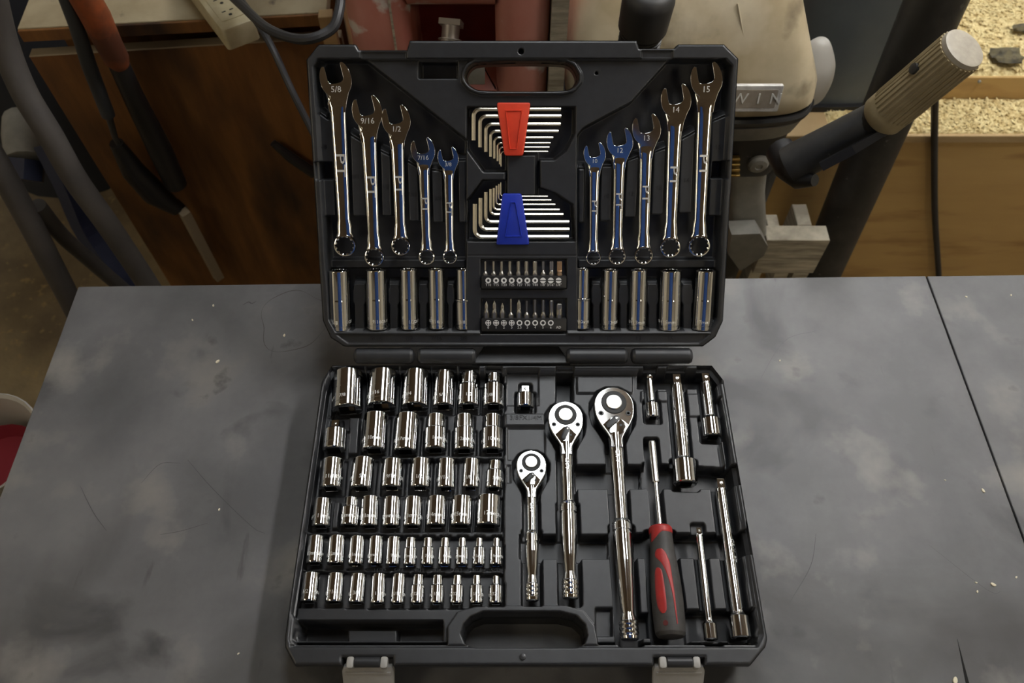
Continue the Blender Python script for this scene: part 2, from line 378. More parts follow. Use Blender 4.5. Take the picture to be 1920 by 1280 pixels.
# wrenches: size, head centre, head width, ring centre, ring width, shank width head end / ring end
WREN = [('5/8',631,152,58,647.5,459.7,42,27,21),('9/16',690,212,55,702.5,481,37,25,19),('1/2',744,228,52,752,460.6,36,22,17),('7/16',794,284,44,800.5,481,30.5,18,15),('3/8',841,298,38,844,481,27,16,13),
        ('10',1115,291,40,1112,482.5,28.5,17,14),('12',1162,269,48,1156.5,479.5,33,19,16),('13',1212,245,52,1206,478,35,21,18),('14',1267,191,55,1256,463,39,24,19),('15',1324,152,58,1310,460,42,26,20)]
RATCH = [dict(n='small', head=(996,874), hw=56, end=(998,1127), neck=18.5, grip=27, vf=1001, vn=1087, z=0.037),
         dict(n='medium', head=(1060,787), hw=65, end=(1070,1123), neck=23, grip=33, vf=951, vn=1082, z=0.037),
         dict(n='large', head=(1150,765), hw=74, end=(1181,1200), neck=25.5, grip=38, vf=992, vn=1160, z=0.038)]
EXT = [dict(n='shortest', a=(1217,700), b=(1224,784), shaft=14, body=26, vb=757, vt=711, tip=11, z=0.034),
       dict(n='thick', a=(1267,703), b=(1286,908), shaft=26, body=44, vb=866, vt=722, tip=17, z=0.036),
       dict(n='stubby', a=(1321,701), b=(1336,820), shaft=22, body=37, vb=787, vt=718, tip=16, z=0.035),
       dict(n='long', a=(1349,899), b=(1390,1197), shaft=24, body=38, vb=1157, vt=918, tip=17, z=0.035),
       dict(n='thin', a=(1309,990), b=(1333,1200), shaft=15, body=27, vb=1169, vt=1003, tip=11, z=0.034)]

# ------------------------------------------------------------------ tool case: moulded trays as real relief
def sdf_poly(P, poly):
    poly = np.asarray(poly, float)[:, :2]; n = len(poly)
    d = np.full(len(P), 1e9); inside = np.zeros(len(P), bool)
    for i in range(n):
        a, b = poly[i], poly[(i + 1) % n]; e = b - a; q = P - a
        t = np.clip((q @ e) / (e @ e + 1e-18), 0, 1); pr = q - t[:, None] * e
        d = np.minimum(d, (pr ** 2).sum(1))
        c = ((a[1] > P[:, 1]) != (b[1] > P[:, 1]))
        with np.errstate(divide='ignore', invalid='ignore'):
            xi = (b[0] - a[0]) * (P[:, 1] - a[1]) / (b[1] - a[1] + 1e-18) + a[0]
        inside ^= c & (P[:, 0] < xi)
    d = np.sqrt(d); return np.where(inside, -d, d)
class Relief:
    def __init__(s, fr, outline, base, cell=0.00085):
        s.fr = fr; s.out = np.array(outline); x0, y0 = s.out.min(0) - .001; x1, y1 = s.out.max(0) + .001
        s.nx = int((x1 - x0) / cell) + 1; s.ny = int((y1 - y0) / cell) + 1; s.cell = cell
        gx, gy = np.meshgrid(x0 + np.arange(s.nx) * cell, y0 + np.arange(s.ny) * cell)
        s.P = np.stack([gx.ravel(), gy.ravel()], 1); s.H = np.full(len(s.P), base); s.holes = []
    def poly(s, h, pts): return [tuple(pix(s.fr, u, v, h)[:2]) for u, v in pts]
    def local(s, poly, m):
        a = np.asarray(poly)[:, :2]; lo, hi = a.min(0) - m, a.max(0) + m
        return np.where((s.P[:, 0] > lo[0]) & (s.P[:, 0] < hi[0]) & (s.P[:, 1] > lo[1]) & (s.P[:, 1] < hi[1]))[0]
    def op(s, poly, h, up, grow=0.0, w=0.0018, outside=False):
        if outside: idx = np.arange(len(s.P)); d = -sdf_poly(s.P, poly)
        else: idx = s.local(poly, grow + .004); d = sdf_poly(s.P[idx], poly)
        t = np.clip(-(d - grow) / w + .5, 0, 1); t = t * t * (3 - 2 * t)
        H = s.H[idx]; N = H * (1 - t) + h * t
        s.H[idx] = np.maximum(H, N) if up else np.minimum(H, N)
    def raise_(s, h, pts, **k): s.op(s.poly(h, pts), h, True, **k)
    def cut(s, h, pts, hp=None, **k): s.op(s.poly(h if hp is None else hp, pts), h, False, **k)
    def slope(s, a, b, ea, eb, h0, h1):
        """raised facet climbing from edge ea-eb (height h0) to edge a-b (height h1), photo points"""
        A, B_, C, D = (np.array(pix(s.fr, *q, h1)[:2]) for q in (a, b, eb, ea)); poly = [A, B_, C, D]
        idx = s.local(poly, .002); P = s.P[idx]; d = sdf_poly(P, poly); n = np.array([-(B_ - A)[1], (B_ - A)[0]]); n = n / np.linalg.norm(n)
        hh = (A - D) @ n; t = np.clip(((P - D) @ n) / hh, 0, 1); H = h0 + (h1 - h0) * t
        k = np.clip(-d / .0009 + .5, 0, 1); s.H[idx] = np.maximum(s.H[idx], s.H[idx] * (1 - k) + H * k)
    def hole(s, poly, h): s.holes.append(poly); s.op(poly, h, False, grow=0.0012, w=0.0016)
    def build(s, name, m, parent, mw):
        P, H = s.P.copy(), s.H
        dels = []
        for poly, sg in [(s.out, 1)] + [(np.array(p), -1) for p in s.holes]:
            d = sdf_poly(P, poly); e = 1e-5
            near = np.abs(d) < s.cell * 0.62
            Q = P[near]
            g = np.stack([sdf_poly(Q + [e, 0], poly) - sdf_poly(Q - [e, 0], poly), sdf_poly(Q + [0, e], poly) - sdf_poly(Q - [0, e], poly)], 1) / (2 * e)
            g /= np.maximum(np.linalg.norm(g, axis=1, keepdims=True), .3)
            P[near] = Q - g * d[near][:, None]
            dels.append((poly, sg))
        q = np.arange(s.nx * s.ny).reshape(s.ny, s.nx)
        Q = np.stack([q[:-1, :-1].ravel(), q[:-1, 1:].ravel(), q[1:, 1:].ravel(), q[1:, :-1].ravel()], 1)
        C = P[Q].mean(1); keep = np.ones(len(Q), bool)
        for poly, sg in dels: keep &= (sdf_poly(C, poly) * sg < -s.cell * .05)
        Q = Q[keep]; used = np.zeros(len(P), bool); used[Q.ravel()] = True
        rem = np.cumsum(used) - 1; Q = rem[Q]; V = np.column_stack([P[used], H[used]])
        me = bpy.data.meshes.new(name)
        me.vertices.add(len(V)); me.vertices.foreach_set('co', V.ravel())
        me.loops.add(Q.size); me.loops.foreach_set('vertex_index', Q.ravel().astype(np.int32))
        me.polygons.add(len(Q)); me.polygons.foreach_set('loop_start', (np.arange(len(Q)) * 4).astype(np.int32))
        me.polygons.foreach_set('use_smooth', np.ones(len(Q), bool))
        me.update(calc_edges=True); me.materials.append(m)
        o = bpy.data.objects.new(name, me); link(o, parent); o.matrix_world = mw; return o

case = empty('tool_case', T(0, -0.155, 0))
tag(case, 'open black plastic tool case lying on the grey bench with its lid tilted back', 'tool case')
bpy.context.view_layer.update()
def cpart(name, vf, m, fr, parent=None, **k):
    o = mesh_obj(name, vf, m, **k); o.parent = parent or case
    o.matrix_parent_inverse = (parent or case).matrix_world.inverted() if parent is None else parent_world[parent.name].inverted()
    o.matrix_basis = fmat(fr); return o
parent_world = {}

RIM = 0.046
# --- base tray
ob = [tuple(Pz(u, v, RIM)[:2]) for u, v in ((622,684),(1335,684),(1357,712),(1439,1196),(1436,1212),(1408,1246),(1322,1246),(1322,1231),(1226,1231),(1226,1247),(737,1247),(737,1231),(641,1231),(641,1246),(552,1246),(534,1212),(534,1192),(603,714))]
R = Relief('B', ob, 0.010)
inner = R.poly(RIM, ((628,694),(1332,694),(1344,712),(1425,1188),(1417,1206),(553,1206),(548,1196),(552,1158),(546,1146),(617,714)))
R.op(inner, RIM, True, outside=True)
R.op(R.poly(RIM, ((612,690),(1340,690),(1353,712),(1436,1192),(1424,1226),(545,1226),(537,1194),(606,714))), RIM - 0.0022, False)   # stepped lip
R.op(inner, RIM, True, outside=True, grow=-0.003)
PL = 0.0335
R.raise_(PL, ((625,702),(1336,702),(1340,730),(1372,905),(1404,1085),(1418,1190),(1400,1206),(555,1206),(550,1190),(612,735)))
R.raise_(0.041, ((1330,700),(1344,712),(1425,1188),(1415,1206),(1408,1190),(1338,735)), w=.0012)
R.cut(0.028, ((1345,745),(1352,745),(1412,1180),(1403,1180)), hp=.041, w=.0012)
# socket area lies lower, with ledges for the sizes
R.cut(0.0235, ((626,705),(944,705),(944,1138),(556,1138),(560,1118),(612,735)), hp=PL, w=.002)
for q in (((690,994),(943,994),(943,1007),(690,1007)), ((695,1063),(943,1063),(943,1076),(695,1076)), ((655,782),(674,782),(670,850),(651,850)), ((625,940),(637,940),(633,990),(620,990)), ((715,853),(943,853),(943,861),(715,861)), ((575,994),(690,994),(690,1003),(573,1003)), ((562,1063),(695,1063),(695,1071),(560,1071))): R.raise_(.0315, q, w=.0015)
# handle surround and front strip
R.raise_(0.044, ((842,1175),(860,1148),(900,1137),(1060,1137),(1092,1146),(1112,1172),(1120,1212),(842,1212)), grow=0.002)
R.cut(0.0425, ((545,1208),(1420,1208),(1420,1212),(545,1212)), hp=RIM, w=.001)
# accessory compartment
R.cut(0.004, ((560,1163),(830,1163),(830,1200),(560,1200)), hp=PL, w=.0015)
R.raise_(0.020, ((652,1180),(745,1180),(745,1206),(652,1206)))
R.cut(0.026, ((1117,1140),(1148,1140),(1148,1192),(1117,1192)), hp=PL)
# platform steps left of the ratchets
R.raise_(0.0365, ((948,775),(1022,775),(1022,797),(948,797)), w=.0012)
R.cut(0.0315, ((950,700),(1010,700),(1010,760),(950,760)), w=.0012, hp=PL)
R.cut(0.0315, ((952,802),(1022,802),(1022,862),(952,862)), w=.0012, hp=PL)
R.cut(0.0315, ((950,872),(958,872),(958,905),(950,905)), w=.0012, hp=PL)
R.raise_(0.0365, ((1082,705),(1186,705),(1186,736),(1082,736)), w=.0012)
# finger wells
for p, h in ((((1043,697),(1074,697),(1074,760),(1043,760)), .010), (((1080,872),(1205,872),(1205,915),(1080,915)), .012), (((1205,868),(1390,880),(1400,916),(1205,914)), .012),
             (((975,1003),(1145,1003),(1145,1046),(975,1046)), .012), (((1190,1000),(1395,1000),(1405,1044),(1190,1044)), .012), (((1240,1143),(1410,1143),(1414,1200),(1240,1200)), .014),
             (((1190,1150),(1225,1150),(1225,1195),(1190,1195)), .014), (((1196,702),(1342,702),(1350,728),(1196,728)), .014), (((1395,985),(1408,985),(1412,1030),(1398,1030)), .012)):
    R.cut(h, p, hp=PL, w=.002)
for p in (((1202,733),(1222,733),(1222,752),(1202,752)), ((1232,733),(1252,733),(1252,752),(1232,752)), ((1287,738),(1312,738),(1316,780),(1290,780))): R.raise_(.0355, p, w=.0015)
def px_quad(fr, a, b, wa, wb, h, e0=0.0, e1=0.0):
    """rectangle round a tool lying from photo point a to b, in tray coordinates"""
    A, B_ = pix(fr, *a, h)[:2], pix(fr, *b, h)[:2]; d = (B_ - A) / np.linalg.norm(B_ - A); n = np.array([-d[1], d[0]])
    sa, sb = pxscale(fr, *a, h) * wa / 2, pxscale(fr, *b, h) * wb / 2
    A2, B2 = A - d * e0, B_ + d * e1
    return [tuple(A2 + n * sa), tuple(A2 - n * sa), tuple(B2 - n * sb), tuple(B2 + n * sb)]
for row in ROWS:
    for (u1, v1, u2, v2, wd, sm, vs_, sz) in row:
        r = pxscale('B', u2, v2, ZAX) * wd / 2; fl = ZAX - r - 0.0003
        if sm:
            t = (vs_ - v1) / (v2 - v1); um = u1 + (u2 - u1) * t
            R.op(px_quad('B', (u1, v1), (um, vs_ + 2), sm, sm, ZAX, .002), fl, False, grow=.0014)
            R.op(px_quad('B', (um, vs_ - 3), (u2, v2), wd, wd, ZAX, .0005, .003), fl, False, grow=.0016)
        else: R.op(px_quad('B', (u1, v1), (u2, v2), wd, wd, ZAX, .001, .003), fl, False, grow=.0016)
for (u1, v1, u2, v2, wd, tp, vt, z, lb) in ADAPT:
    r = pxscale('B', u2, v2, z) * wd / 2
    R.op(px_quad('B', (u1, v1), (u2, v2), wd, wd, z, .001, .004), z - r - .0003, False, grow=.002)
    R.op(px_quad('B', (u1, vt), (u2, v2), tp, tp, z, .002, 0), z - r - .0003, False, grow=.003)
for q in RATCH:
    z = q['z']; s = pxscale('B', *q['head'], z); hw = q['hw'] * s / 2; fl = z - hw * .42
    hp = pix('B', *q['head'], z)[:2]; ep = pix('B', *q['end'], z)[:2]; d = (hp - ep) / np.linalg.norm(hp - ep); n = np.array([-d[1], d[0]])
    sh = [(-1, -.2), (-1, .35), (-.7, .85), (-.3, 1.08), (.3, 1.08), (.7, .85), (1, .35), (1, -.2), (.9, -.75), (.55, -1.35), (.3, -1.9), (-.3, -1.9), (-.55, -1.35), (-.9, -.75)]
    R.op([tuple(hp + n * (-x) * hw + d * y * hw) for x, y in sh], 0.012, False, grow=.0035)
    R.op(px_quad('B', q['head'], q['end'], q['neck'], q['neck'], z), 0.014, False, grow=.0035)
    t = (q['vf'] - q['head'][1]) / (q['end'][1] - q['head'][1]); uf = q['head'][0] + (q['end'][0] - q['head'][0]) * t
    R.op(px_quad('B', (uf, q['vf'] - 6), q['end'], q['grip'], q['grip'], z, 0, .003), 0.014, False, grow=.0028)
for q in EXT:
    z = q['z']; t = (q['vb'] - q['a'][1]) / (q['b'][1] - q['a'][1]); um = q['a'][0] + (q['b'][0] - q['a'][0]) * t
    rb = q['body'] * pxscale('B', *q['b'], z) / 2; fl = z - rb - .0003
    R.op(px_quad('B', q['a'], q['b'], q['shaft'] + 2, q['shaft'] + 2, z, .003), fl, False, grow=.0025)
    R.op(px_quad('B', (um, q['vb'] - 3), q['b'], q['body'], q['body'], z, 0, .004), fl, False, grow=.0022)
R.op(px_quad('B', (1222, 826), (1229, 914), 17, 17, .036, .002), .012, False, grow=.003)
R.op(px_quad('B', (1229, 900), (1238, 1005), 10, 10, .036), .012, False, grow=.004)
R.op(px_quad('B', (1238, 1000), (1258, 1195), 48, 60, .036, .001, .002), .012, False, grow=.003)
R.hole([tuple(Pz(u, v, .043)[:2]) for u, v in ((868,1188),(872,1172),(885,1158),(905,1150),(1050,1150),(1078,1157),(1094,1172),(1098,1190),(1094,1203),(1080,1211),(890,1211),(874,1203))], 0.022)
R.op(ob, RIM - .002, False, outside=True, grow=.0008, w=.002)
base = R.build('base_tray', PLASTIC, case, Matrix.Identity(4)); base.parent = None
def attach(o, fr):
    o.parent = case; o.matrix_parent_inverse = case.matrix_world.inverted(); o.matrix_basis = fmat(fr)
attach(base, 'B')
def skirt(outl, h0, h1, taper, hole=None):
    n = len(outl); low = inset(outl, taper)
    V = [(x, y, h1) for x, y in outl] + [(x, y, h1 - .008) for x, y in outl] + [(x, y, h1 - .010) for x, y in inset(outl, .004)] + [(x, y, h0) for x, y in low]
    Fc = [(j * n + i, j * n + (i + 1) % n, (j + 1) * n + (i + 1) % n, (j + 1) * n + i) for j in range(3) for i in range(n)]
    return V, Fc
# outer shell with the handle opening left free
def shell(name, outl, hole, h0, h1, fr):
    V, Fc = skirt(outl, h0, h1, .007)
    o = len(V); low = inset(outl, .007); n = len(low); m = len(hole)
    V += [(x, y, h0) for x, y in low] + [(x, y, h0) for x, y in hole] + [(x, y, h1 - .02) for x, y in hole]
    # bottom face with hole, bridged ring by ring from nearest vertices
    for i in range(m):
        Fc.append((o + n + i, o + n + (i + 1) % m, o + n + m + (i + 1) % m, o + n + m + i))
    bm = bmesh.new(); A = [bm.verts.new((x, y, h0)) for x, y in low]; B2 = [bm.verts.new((x, y, h0)) for x, y in hole]
    ed = [bm.edges.new((A[i], A[(i + 1) % n])) for i in range(n)] + [bm.edges.new((B2[i], B2[(i + 1) % m])) for i in range(m)]
    bmesh.ops.triangle_fill(bm, use_beauty=True, use_dissolve=False, edges=ed)
    bm.verts.index_update(); k = len(V); V += [tuple(v.co) for v in bm.verts]; Fc += [tuple(k + v.index for v in f.verts) for f in bm.faces]; bm.free()
    ob_ = mesh_obj(name, (V, Fc), PLASTIC, smooth=30); attach(ob_, fr); return ob_
shell('base_shell', ob, R.holes[0], 0.0, RIM - .0012, 'B')
base_relief = R

# --- lid tray
lo_px = ((597,83),(666,83),(672,94),(763,94),(768,76),(1194,76),(1199,91),(1264,91),(1272,83),(1358,83),(1385,110),(1356,602),(1342,632),(1318,650),(645,650),(620,634),(605,602),(574,112))
ol = [tuple(pix('L', u, v, 0)[:2]) for u, v in lo_px]
R = Relief('L', ol, -0.034)
inn = R.poly(0, ((588,124),(596,111),(1362,111),(1373,124),(1346,600),(1332,622),(630,622),(617,600)))
R.op(inn, 0.0, True, outside=True)
R.op(R.poly(0, ((630,627),(1332,627),(1310,644),(652,644))), -0.0018, False, w=.001)
R.raise_(-.006, ((682,111),(1258,111),(1185,192),(1095,240),(1084,254),(1084,480),(873,480),(873,262)), w=.003)
R.raise_(-.006, ((873,478),(1084,478),(1084,624),(873,624)), w=.002)
R.raise_(-.024, ((612,486),(873,486),(873,503),(614,503)), w=.002); R.raise_(-.024, ((1084,486),(1352,486),(1350,503),(1084,503)), w=.002)
BAR = -.013
for p in (((594,208),(613,222),(624,224),(630,405),(600,405)), ((655,251),(683,268),(688,405),(661,405)), ((712,282),(732,292),(735,405),(716,405)), ((763,302),(784,313),(787,415),(766,415)), ((808,318),(830,321),(832,418),(811,418)), ((858,300),(874,300),(874,418),(860,418)),
          ((1127,311),(1149,311),(1146,415),(1124,415)), ((1175,301),(1199,293),(1194,408),(1170,408)), ((1226,286),(1250,277),(1244,403),(1221,403)), ((1277,261),(1305,246),(1297,400),(1272,400)), ((1334,228),(1364,215),(1356,405),(1328,405)), ((1084,316),(1098,316),(1096,418),(1084,418))):
    R.raise_(BAR, p, w=.002)
    a, b = p[0], p[1]; R.slope(a, b, (a[0], a[1] - 11), (b[0], b[1] - 11), BAR - .0075, BAR)
for p in (((596,304),(622,304),(624,336),(598,336)), ((1337,304),(1361,302),(1358,334),(1334,334))): R.cut(-.03, p, hp=BAR, w=.0015)
for u0, u1 in ((661,687),(727,750),(783,804),(836,853),(1108,1129),(1159,1180),(1212,1236),(1277,1301)):
    R.raise_(-.016, ((u0 + 3, 531),(u1 - 3, 531),(u1, 545),(u1, 566),(u1 - 3, 572),(u1 - 3, 624),(u0 + 3, 624),(u0 + 3, 572),(u0, 566),(u0, 545)), w=.0018)
    R.slope((u0 + 1, 537), (u1 - 1, 537), (u0 + 1, 526), (u1 - 1, 526), -.0225, -.016)
# rectangular pocket, hex key wells
R.cut(-.030, ((786,116),(857,116),(857,146),(786,146)), hp=-.006, w=.0018)
R.cut(-.026, ((876,201),(1078,201),(1078,250),(1062,282),(1040,300),(1012,300),(1012,352),(1040,362),(1074,384),(1078,452),(876,452),(876,376),(905,338),(948,338),(948,322),(907,322),(876,280)), hp=-.006, w=.002)
R.raise_(-.009, ((950,290),(1005,290),(1005,366),(950,366)), w=.002); R.raise_(-.014, ((985,288),(1008,288),(1008,366),(985,366)))
R.cut(-.012, ((902,486),(1062,486),(1062,542),(902,542)), hp=-.006, w=.0015); R.cut(-.012, ((902,560),(1062,560),(1062,624),(902,624)), hp=-.006, w=.0015)
R.cut(-.003, ((676,97),(762,97),(762,112),(676,112)), hp=0, w=.0015); R.cut(-.003, ((1203,95),(1262,95),(1262,110),(1203,110)), hp=0, w=.0015)
c_ = pix('L', 977, 96, 0)[:2]; R.op([(c_[0] + .0026 * math.cos(i * .628), c_[1] + .0026 * math.sin(i * .628)) for i in range(10)], -.012, False, w=.001)
c_ = pix('L', 1120, 136, 0)[:2]; R.op([(c_[0] + .0014 * math.cos(i * .628), c_[1] + .0014 * math.sin(i * .628)) for i in range(10)], -.016, False, w=.001)
# handle ridge then opening
hpx = ((873,140),(880,126),(896,117),(1052,116),(1073,123),(1083,140),(1083,152),(1073,164),(1056,169),(902,169),(884,162),(874,150))
hl = [tuple(pix('L', u, v, -.004)[:2]) for u, v in hpx]
R.op(hl, -.002, True, grow=.0045); R.hole(chaikin(hl, 2, True), -0.024)
R.op(ol, -.002, False, outside=True, grow=.0008, w=.002)
lidt = R.build('lid_tray', PLASTIC, case, Matrix.Identity(4)); lidt.parent = None; attach(lidt, 'L')
shell('lid_shell', ol, R.holes[0], -RIM, -.0012, 'L')

# --- hinge knuckles, web, latches
def lp(u, v, z): return Pz(u, v, z)
for (u0, u1, kind) in ((664, 777, 0), (783, 893, 1), (1061, 1177, 2), (1183, 1298, 0)):
    z = .050; A, B2 = Pz(u0, 667, z), Pz(u1, 667, z); r = .0088; L = B2[0] - A[0]
    pr = [(0, r * .45), (.0012, r * .8), (.004, r), (L - .004, r), (L - .0012, r * .8), (L, r * .45)]
    vf = xf(lathe(pr, 20, 'X'), T(A[0], A[1], z))
    o = mesh_obj('hinge_knuckle', vf, PLASTIC); attach(o, 'B')
A, B2 = Pz(893, 667, .046), Pz(1062, 667, .046)
web = [(A[0] - .004, A[1] - .010), (B2[0] + .004, A[1] - .010), (B2[0] - .008, A[1] + .012), (A[0] + .008, A[1] + .012)]
o = mesh_obj('hinge_web', prism(web, .028, .047, .001), PLASTIC, smooth=0); attach(o, 'B')
for uc in (689, 1274):
    c0 = Pz(uc, 1236, .044); hw = .0245
    arm = join(*[xf(prism(rpoly(-.0033, .0033, -.0075, .0025, .0022), 0, .007, .001), T(s * .0152, 0, -.0055)) for s in (-1, 1)])
    plate = prism([(-.0215, -.0055), (.0215, -.0055), (.0235, -.010), (.0225, -.045), (-.0225, -.045), (-.0235, -.010)], -.009, -.0042, .001)
    lip = prism([(-.0205, -.0105), (.0205, -.0105), (.0205, -.0125), (-.0205, -.0125)], -.0046, -.0032, .0005)
    fold = T(0, -.0055, -.0045) @ Rx(math.radians(48)) @ T(0, .0055, .0045); plate = xf(plate, fold); lip = xf(lip, fold)
    o = mesh_obj('latch', join(arm, plate), LATCHG); o.parent = case; o.matrix_parent_inverse = case.matrix_world.inverted(); o.matrix_basis = T(*c0)
    o2 = mesh_obj('latch_rib', lip, LATCHG, o)
    pin = mesh_obj('latch_pin', xf(lathe([(-.0118, .0034), (-.011, .0046), (.011, .0046), (.0118, .0034)], 14, 'X'), T(0, -.002, -.0015)), PLASTIC, o)
c0 = Pz(980, 1231, RIM)
o = mesh_obj('locating_peg', xf(lathe([(0, .003), (.002, .0028), (.0026, .0014)], 12, 'Z'), T(*(c0 - [0, 0, .0005]))), PLASTIC); attach(o, 'B')

# --- moulded numerals
def numeral(s, fr, u, v, h, size_px, parent):
    p = pix(fr, u, v, h); sz = size_px * pxscale(fr, u, v, h) * 1.35
    o = mesh_obj('moulded_numeral', xf(solid(text2d(s, sz), .0004), T(*p)), NUMER, parent, smooth=0); return o
for s, u in (('7/8',650),('13/16',717),('3/4',780),('5/8',832),('1/2',878),('3/8',926)): numeral(s, 'B', u, 696, PL + .0012, 8, base)
numeral('3/8FX1/4M', 'B', 986, 783, .0367, 10, base); numeral('1/2FX3/8M', 'B', 632, 782, .0237, 8, base)
for s, u in (('9/16',738),('1/2',788),('7/16',838),('3/8',884),('5/16',928)): numeral(s, 'B', u, 857, .0316, 7, base)
for s, u in (('9',707),('8',740),('7',772),('6',803),('5.5',836),('5',867),('4.5',899),('4',931)): numeral(s, 'B', u, 1000.5, .0316, 8, base)
for s, u in (('11/32',712),('5/16',748),('9/32',786),('1/4',820),('7/32',857),('3/16',894),('5/32',930)): numeral(s, 'B', u, 1069.5, .0316, 8, base)
for s, u in (('5/8',637),('9/16',706),('1/2',767),('7/16',819),('3/8',869),('10',1090),('12',1142),('13',1197),('15',1257),('17',1322)): numeral(s, 'L', u, 634, -.0016, 9, lidt)
for s, u, v in (('5/8',606,275),('9/16',670,331),('1/2',723,350),('7/16',773,364),('3/8',822,372),('10',1137,368),('12',1183,363),('13',1235,352),('14',1287,338),('15',1346,276)): numeral(s, 'L', u, v, BAR + .0002, 8.5, lidt)
# ------------------------------------------------------------------ tools
def wn(o):
    m = o.modifiers.new('weighted_normals', 'WEIGHTED_NORMAL'); m.mode = 'FACE_AREA'; m.weight = 90; m.keep_sharp = True; return o
def place(fr, a, b, h):
    """frame whose +Y runs from photo point a (near end) to b (far end) in the tray plane; returns matrix, length"""
    A, B2 = pix(fr, *a, h), pix(fr, *b, h); d = B2 - A; L = float(np.linalg.norm(d)); ang = math.atan2(d[1], d[0]) - math.pi / 2
    return fmat(fr) @ T(*A) @ Rz(ang), L
def mark_ring(parent, txt, R, y, size, ang):
    vf = wrap(solid(text2d(txt, size), .00012), R)
    return mesh_obj('size_marking', xf(vf, Ry(ang)), ETCH, parent, smooth=0)
def socket(name, fr, u1, v1, u2, v2, wd, sm, vst, h, size, label, cat, group, deep=False):
    M, L = place(fr, (u2, v2), (u1, v1), h)
    R_ = wd * pxscale(fr, u2, v2, h) / 2; r2 = sm * pxscale(fr, u1, v1, h) / 2 if sm else R_ * .985
    ys = L * ((v2 - vst) / (v2 - v1)) if sm else L * .55
    c = min(.0008, R_ * .12); dq = R_ * (.50 if not deep else .42); g = min(.0045, L * .14)
    p = [(L * .34, .0004), (L * .34, dq, 'q'), (0.0006, dq, 'q'), (0, dq * 1.12, 'q'), (0, R_ - c * 1.6), (c * .5, R_ - c * .5), (c * 1.6, R_), (g, R_), (g + .0003, R_ - .00045), (g + .0012, R_ - .00045), (g + .0015, R_)]
    if sm:
        st = R_ - r2
        p += [(ys - .0004, R_), (ys + .0002, R_ - .0004), (ys + st * .55, r2 + st * .12), (ys + st * .8 + .0006, r2)]
        if deep: p = p[:-3] + [(ys - .001, R_), (ys, R_ + .0006), (ys + .0014, R_ + .0006), (ys + .002, r2)]
    else: p += [(L * .5, R_ * .996), (L * .52, r2)]
    hx = r2 * .70
    p += [(L - c * 1.2, r2), (L - c * .4, r2 - c * .4), (L, r2 - c * 1.3), (L, hx * 1.10), (L - .0008, hx, 'x'), (L - L * .40, hx, 'x'), (L - L * .41, .0004)]
    o = mesh_obj(name, lathe(p, 48), CHROME, smooth=28); o.matrix_world = M
    tag(o, label, cat, group)
    ring = mark_ring(o, size, R_ + .00003, 0, min(.0058, R_ * .62), 0)
    ring.matrix_basis = Ry(random.uniform(-.5, .5)) @ T(0, g + .0022 + R_ * .28, 0)
    r2_ = mark_ring(o, 'CR-V', R_ + .00003, 0, min(.0046, R_ * .5), 0)
    r2_.name = 'steel_marking'; r2_.matrix_basis = Ry(random.choice((-1, 1)) * random.uniform(.9, 1.5)) @ T(0, g + .0022 + R_ * .28, 0)
    return o
rown = ['top', 'second', 'third', 'fourth', 'fifth', 'bottom']
for ri, row in enumerate(ROWS):
    for k, (u1, v1, u2, v2, wd, sm, vst, sz) in enumerate(row):
        step = 'stepped' if sm else 'plain'
        size = sz + ('mm' if '/' not in sz else '')
        socket('socket', 'B', u1, v1, u2, v2, wd, sm, vst, ZAX, size,
               f'{step} chrome socket, {ORD[k]} from left in {rown[ri]} socket row of base tray', 'socket', 'short sockets in the base tray')
for k, (u1, v1, u2, v2, wd, sm, vst, sz) in enumerate(DEEP):
    side = 'left' if k < 5 else 'right'; i = k if k < 5 else k - 5
    socket('deep_socket', 'L', u1, v1, u2, v2, wd * 1.13, sm * 1.13, vst, -.0135, sz + ('mm' if '/' not in sz else ''),
           f'{ORD[i]} long chrome socket from left in the lid, {side} of the bit racks', 'socket', 'deep sockets in the lid', True)
for (u1, v1, u2, v2, wd, tp, vt, z, lb) in ADAPT:
    M, L = place('B', (u2, v2), (u1, v1), z); s = pxscale('B', u2, v2, z); R_ = wd * s / 2; q = tp * s / 2 * .92
    L2 = float(np.linalg.norm(pix('B', u1, vt, z) - pix('B', u2, v2, z)))
    p = [(L * .5, .0004), (L * .5, R_ * .5, 'q'), (0, R_ * .55, 'q'), (0, R_ - .001), (.0009, R_), (L * .25, R_), (L * .25 + .0003, R_ - .0004), (L * .25 + .001, R_ - .0004), (L * .25 + .0013, R_), (L - .0012, R_), (L, R_ - .0012), (L + .0006, R_ * .6), (L + .0008, q, 'q'), (L2 - .0008, q, 'q'), (L2, q * .8, 'q')]
    o = mesh_obj('drive_adapter', lathe(p, 48), CHROME, smooth=28); o.matrix_world = M
    tag(o, 'chrome ' + lb, 'adapter', 'drive adapters')
    mesh_obj('detent_ball', xf(lathe([(0, .0016), (.0005, .0014), (.0008, .0006)], 10, 'Z'), T(0, (L + L2) / 2 + .0005, q)), SATIN, o)

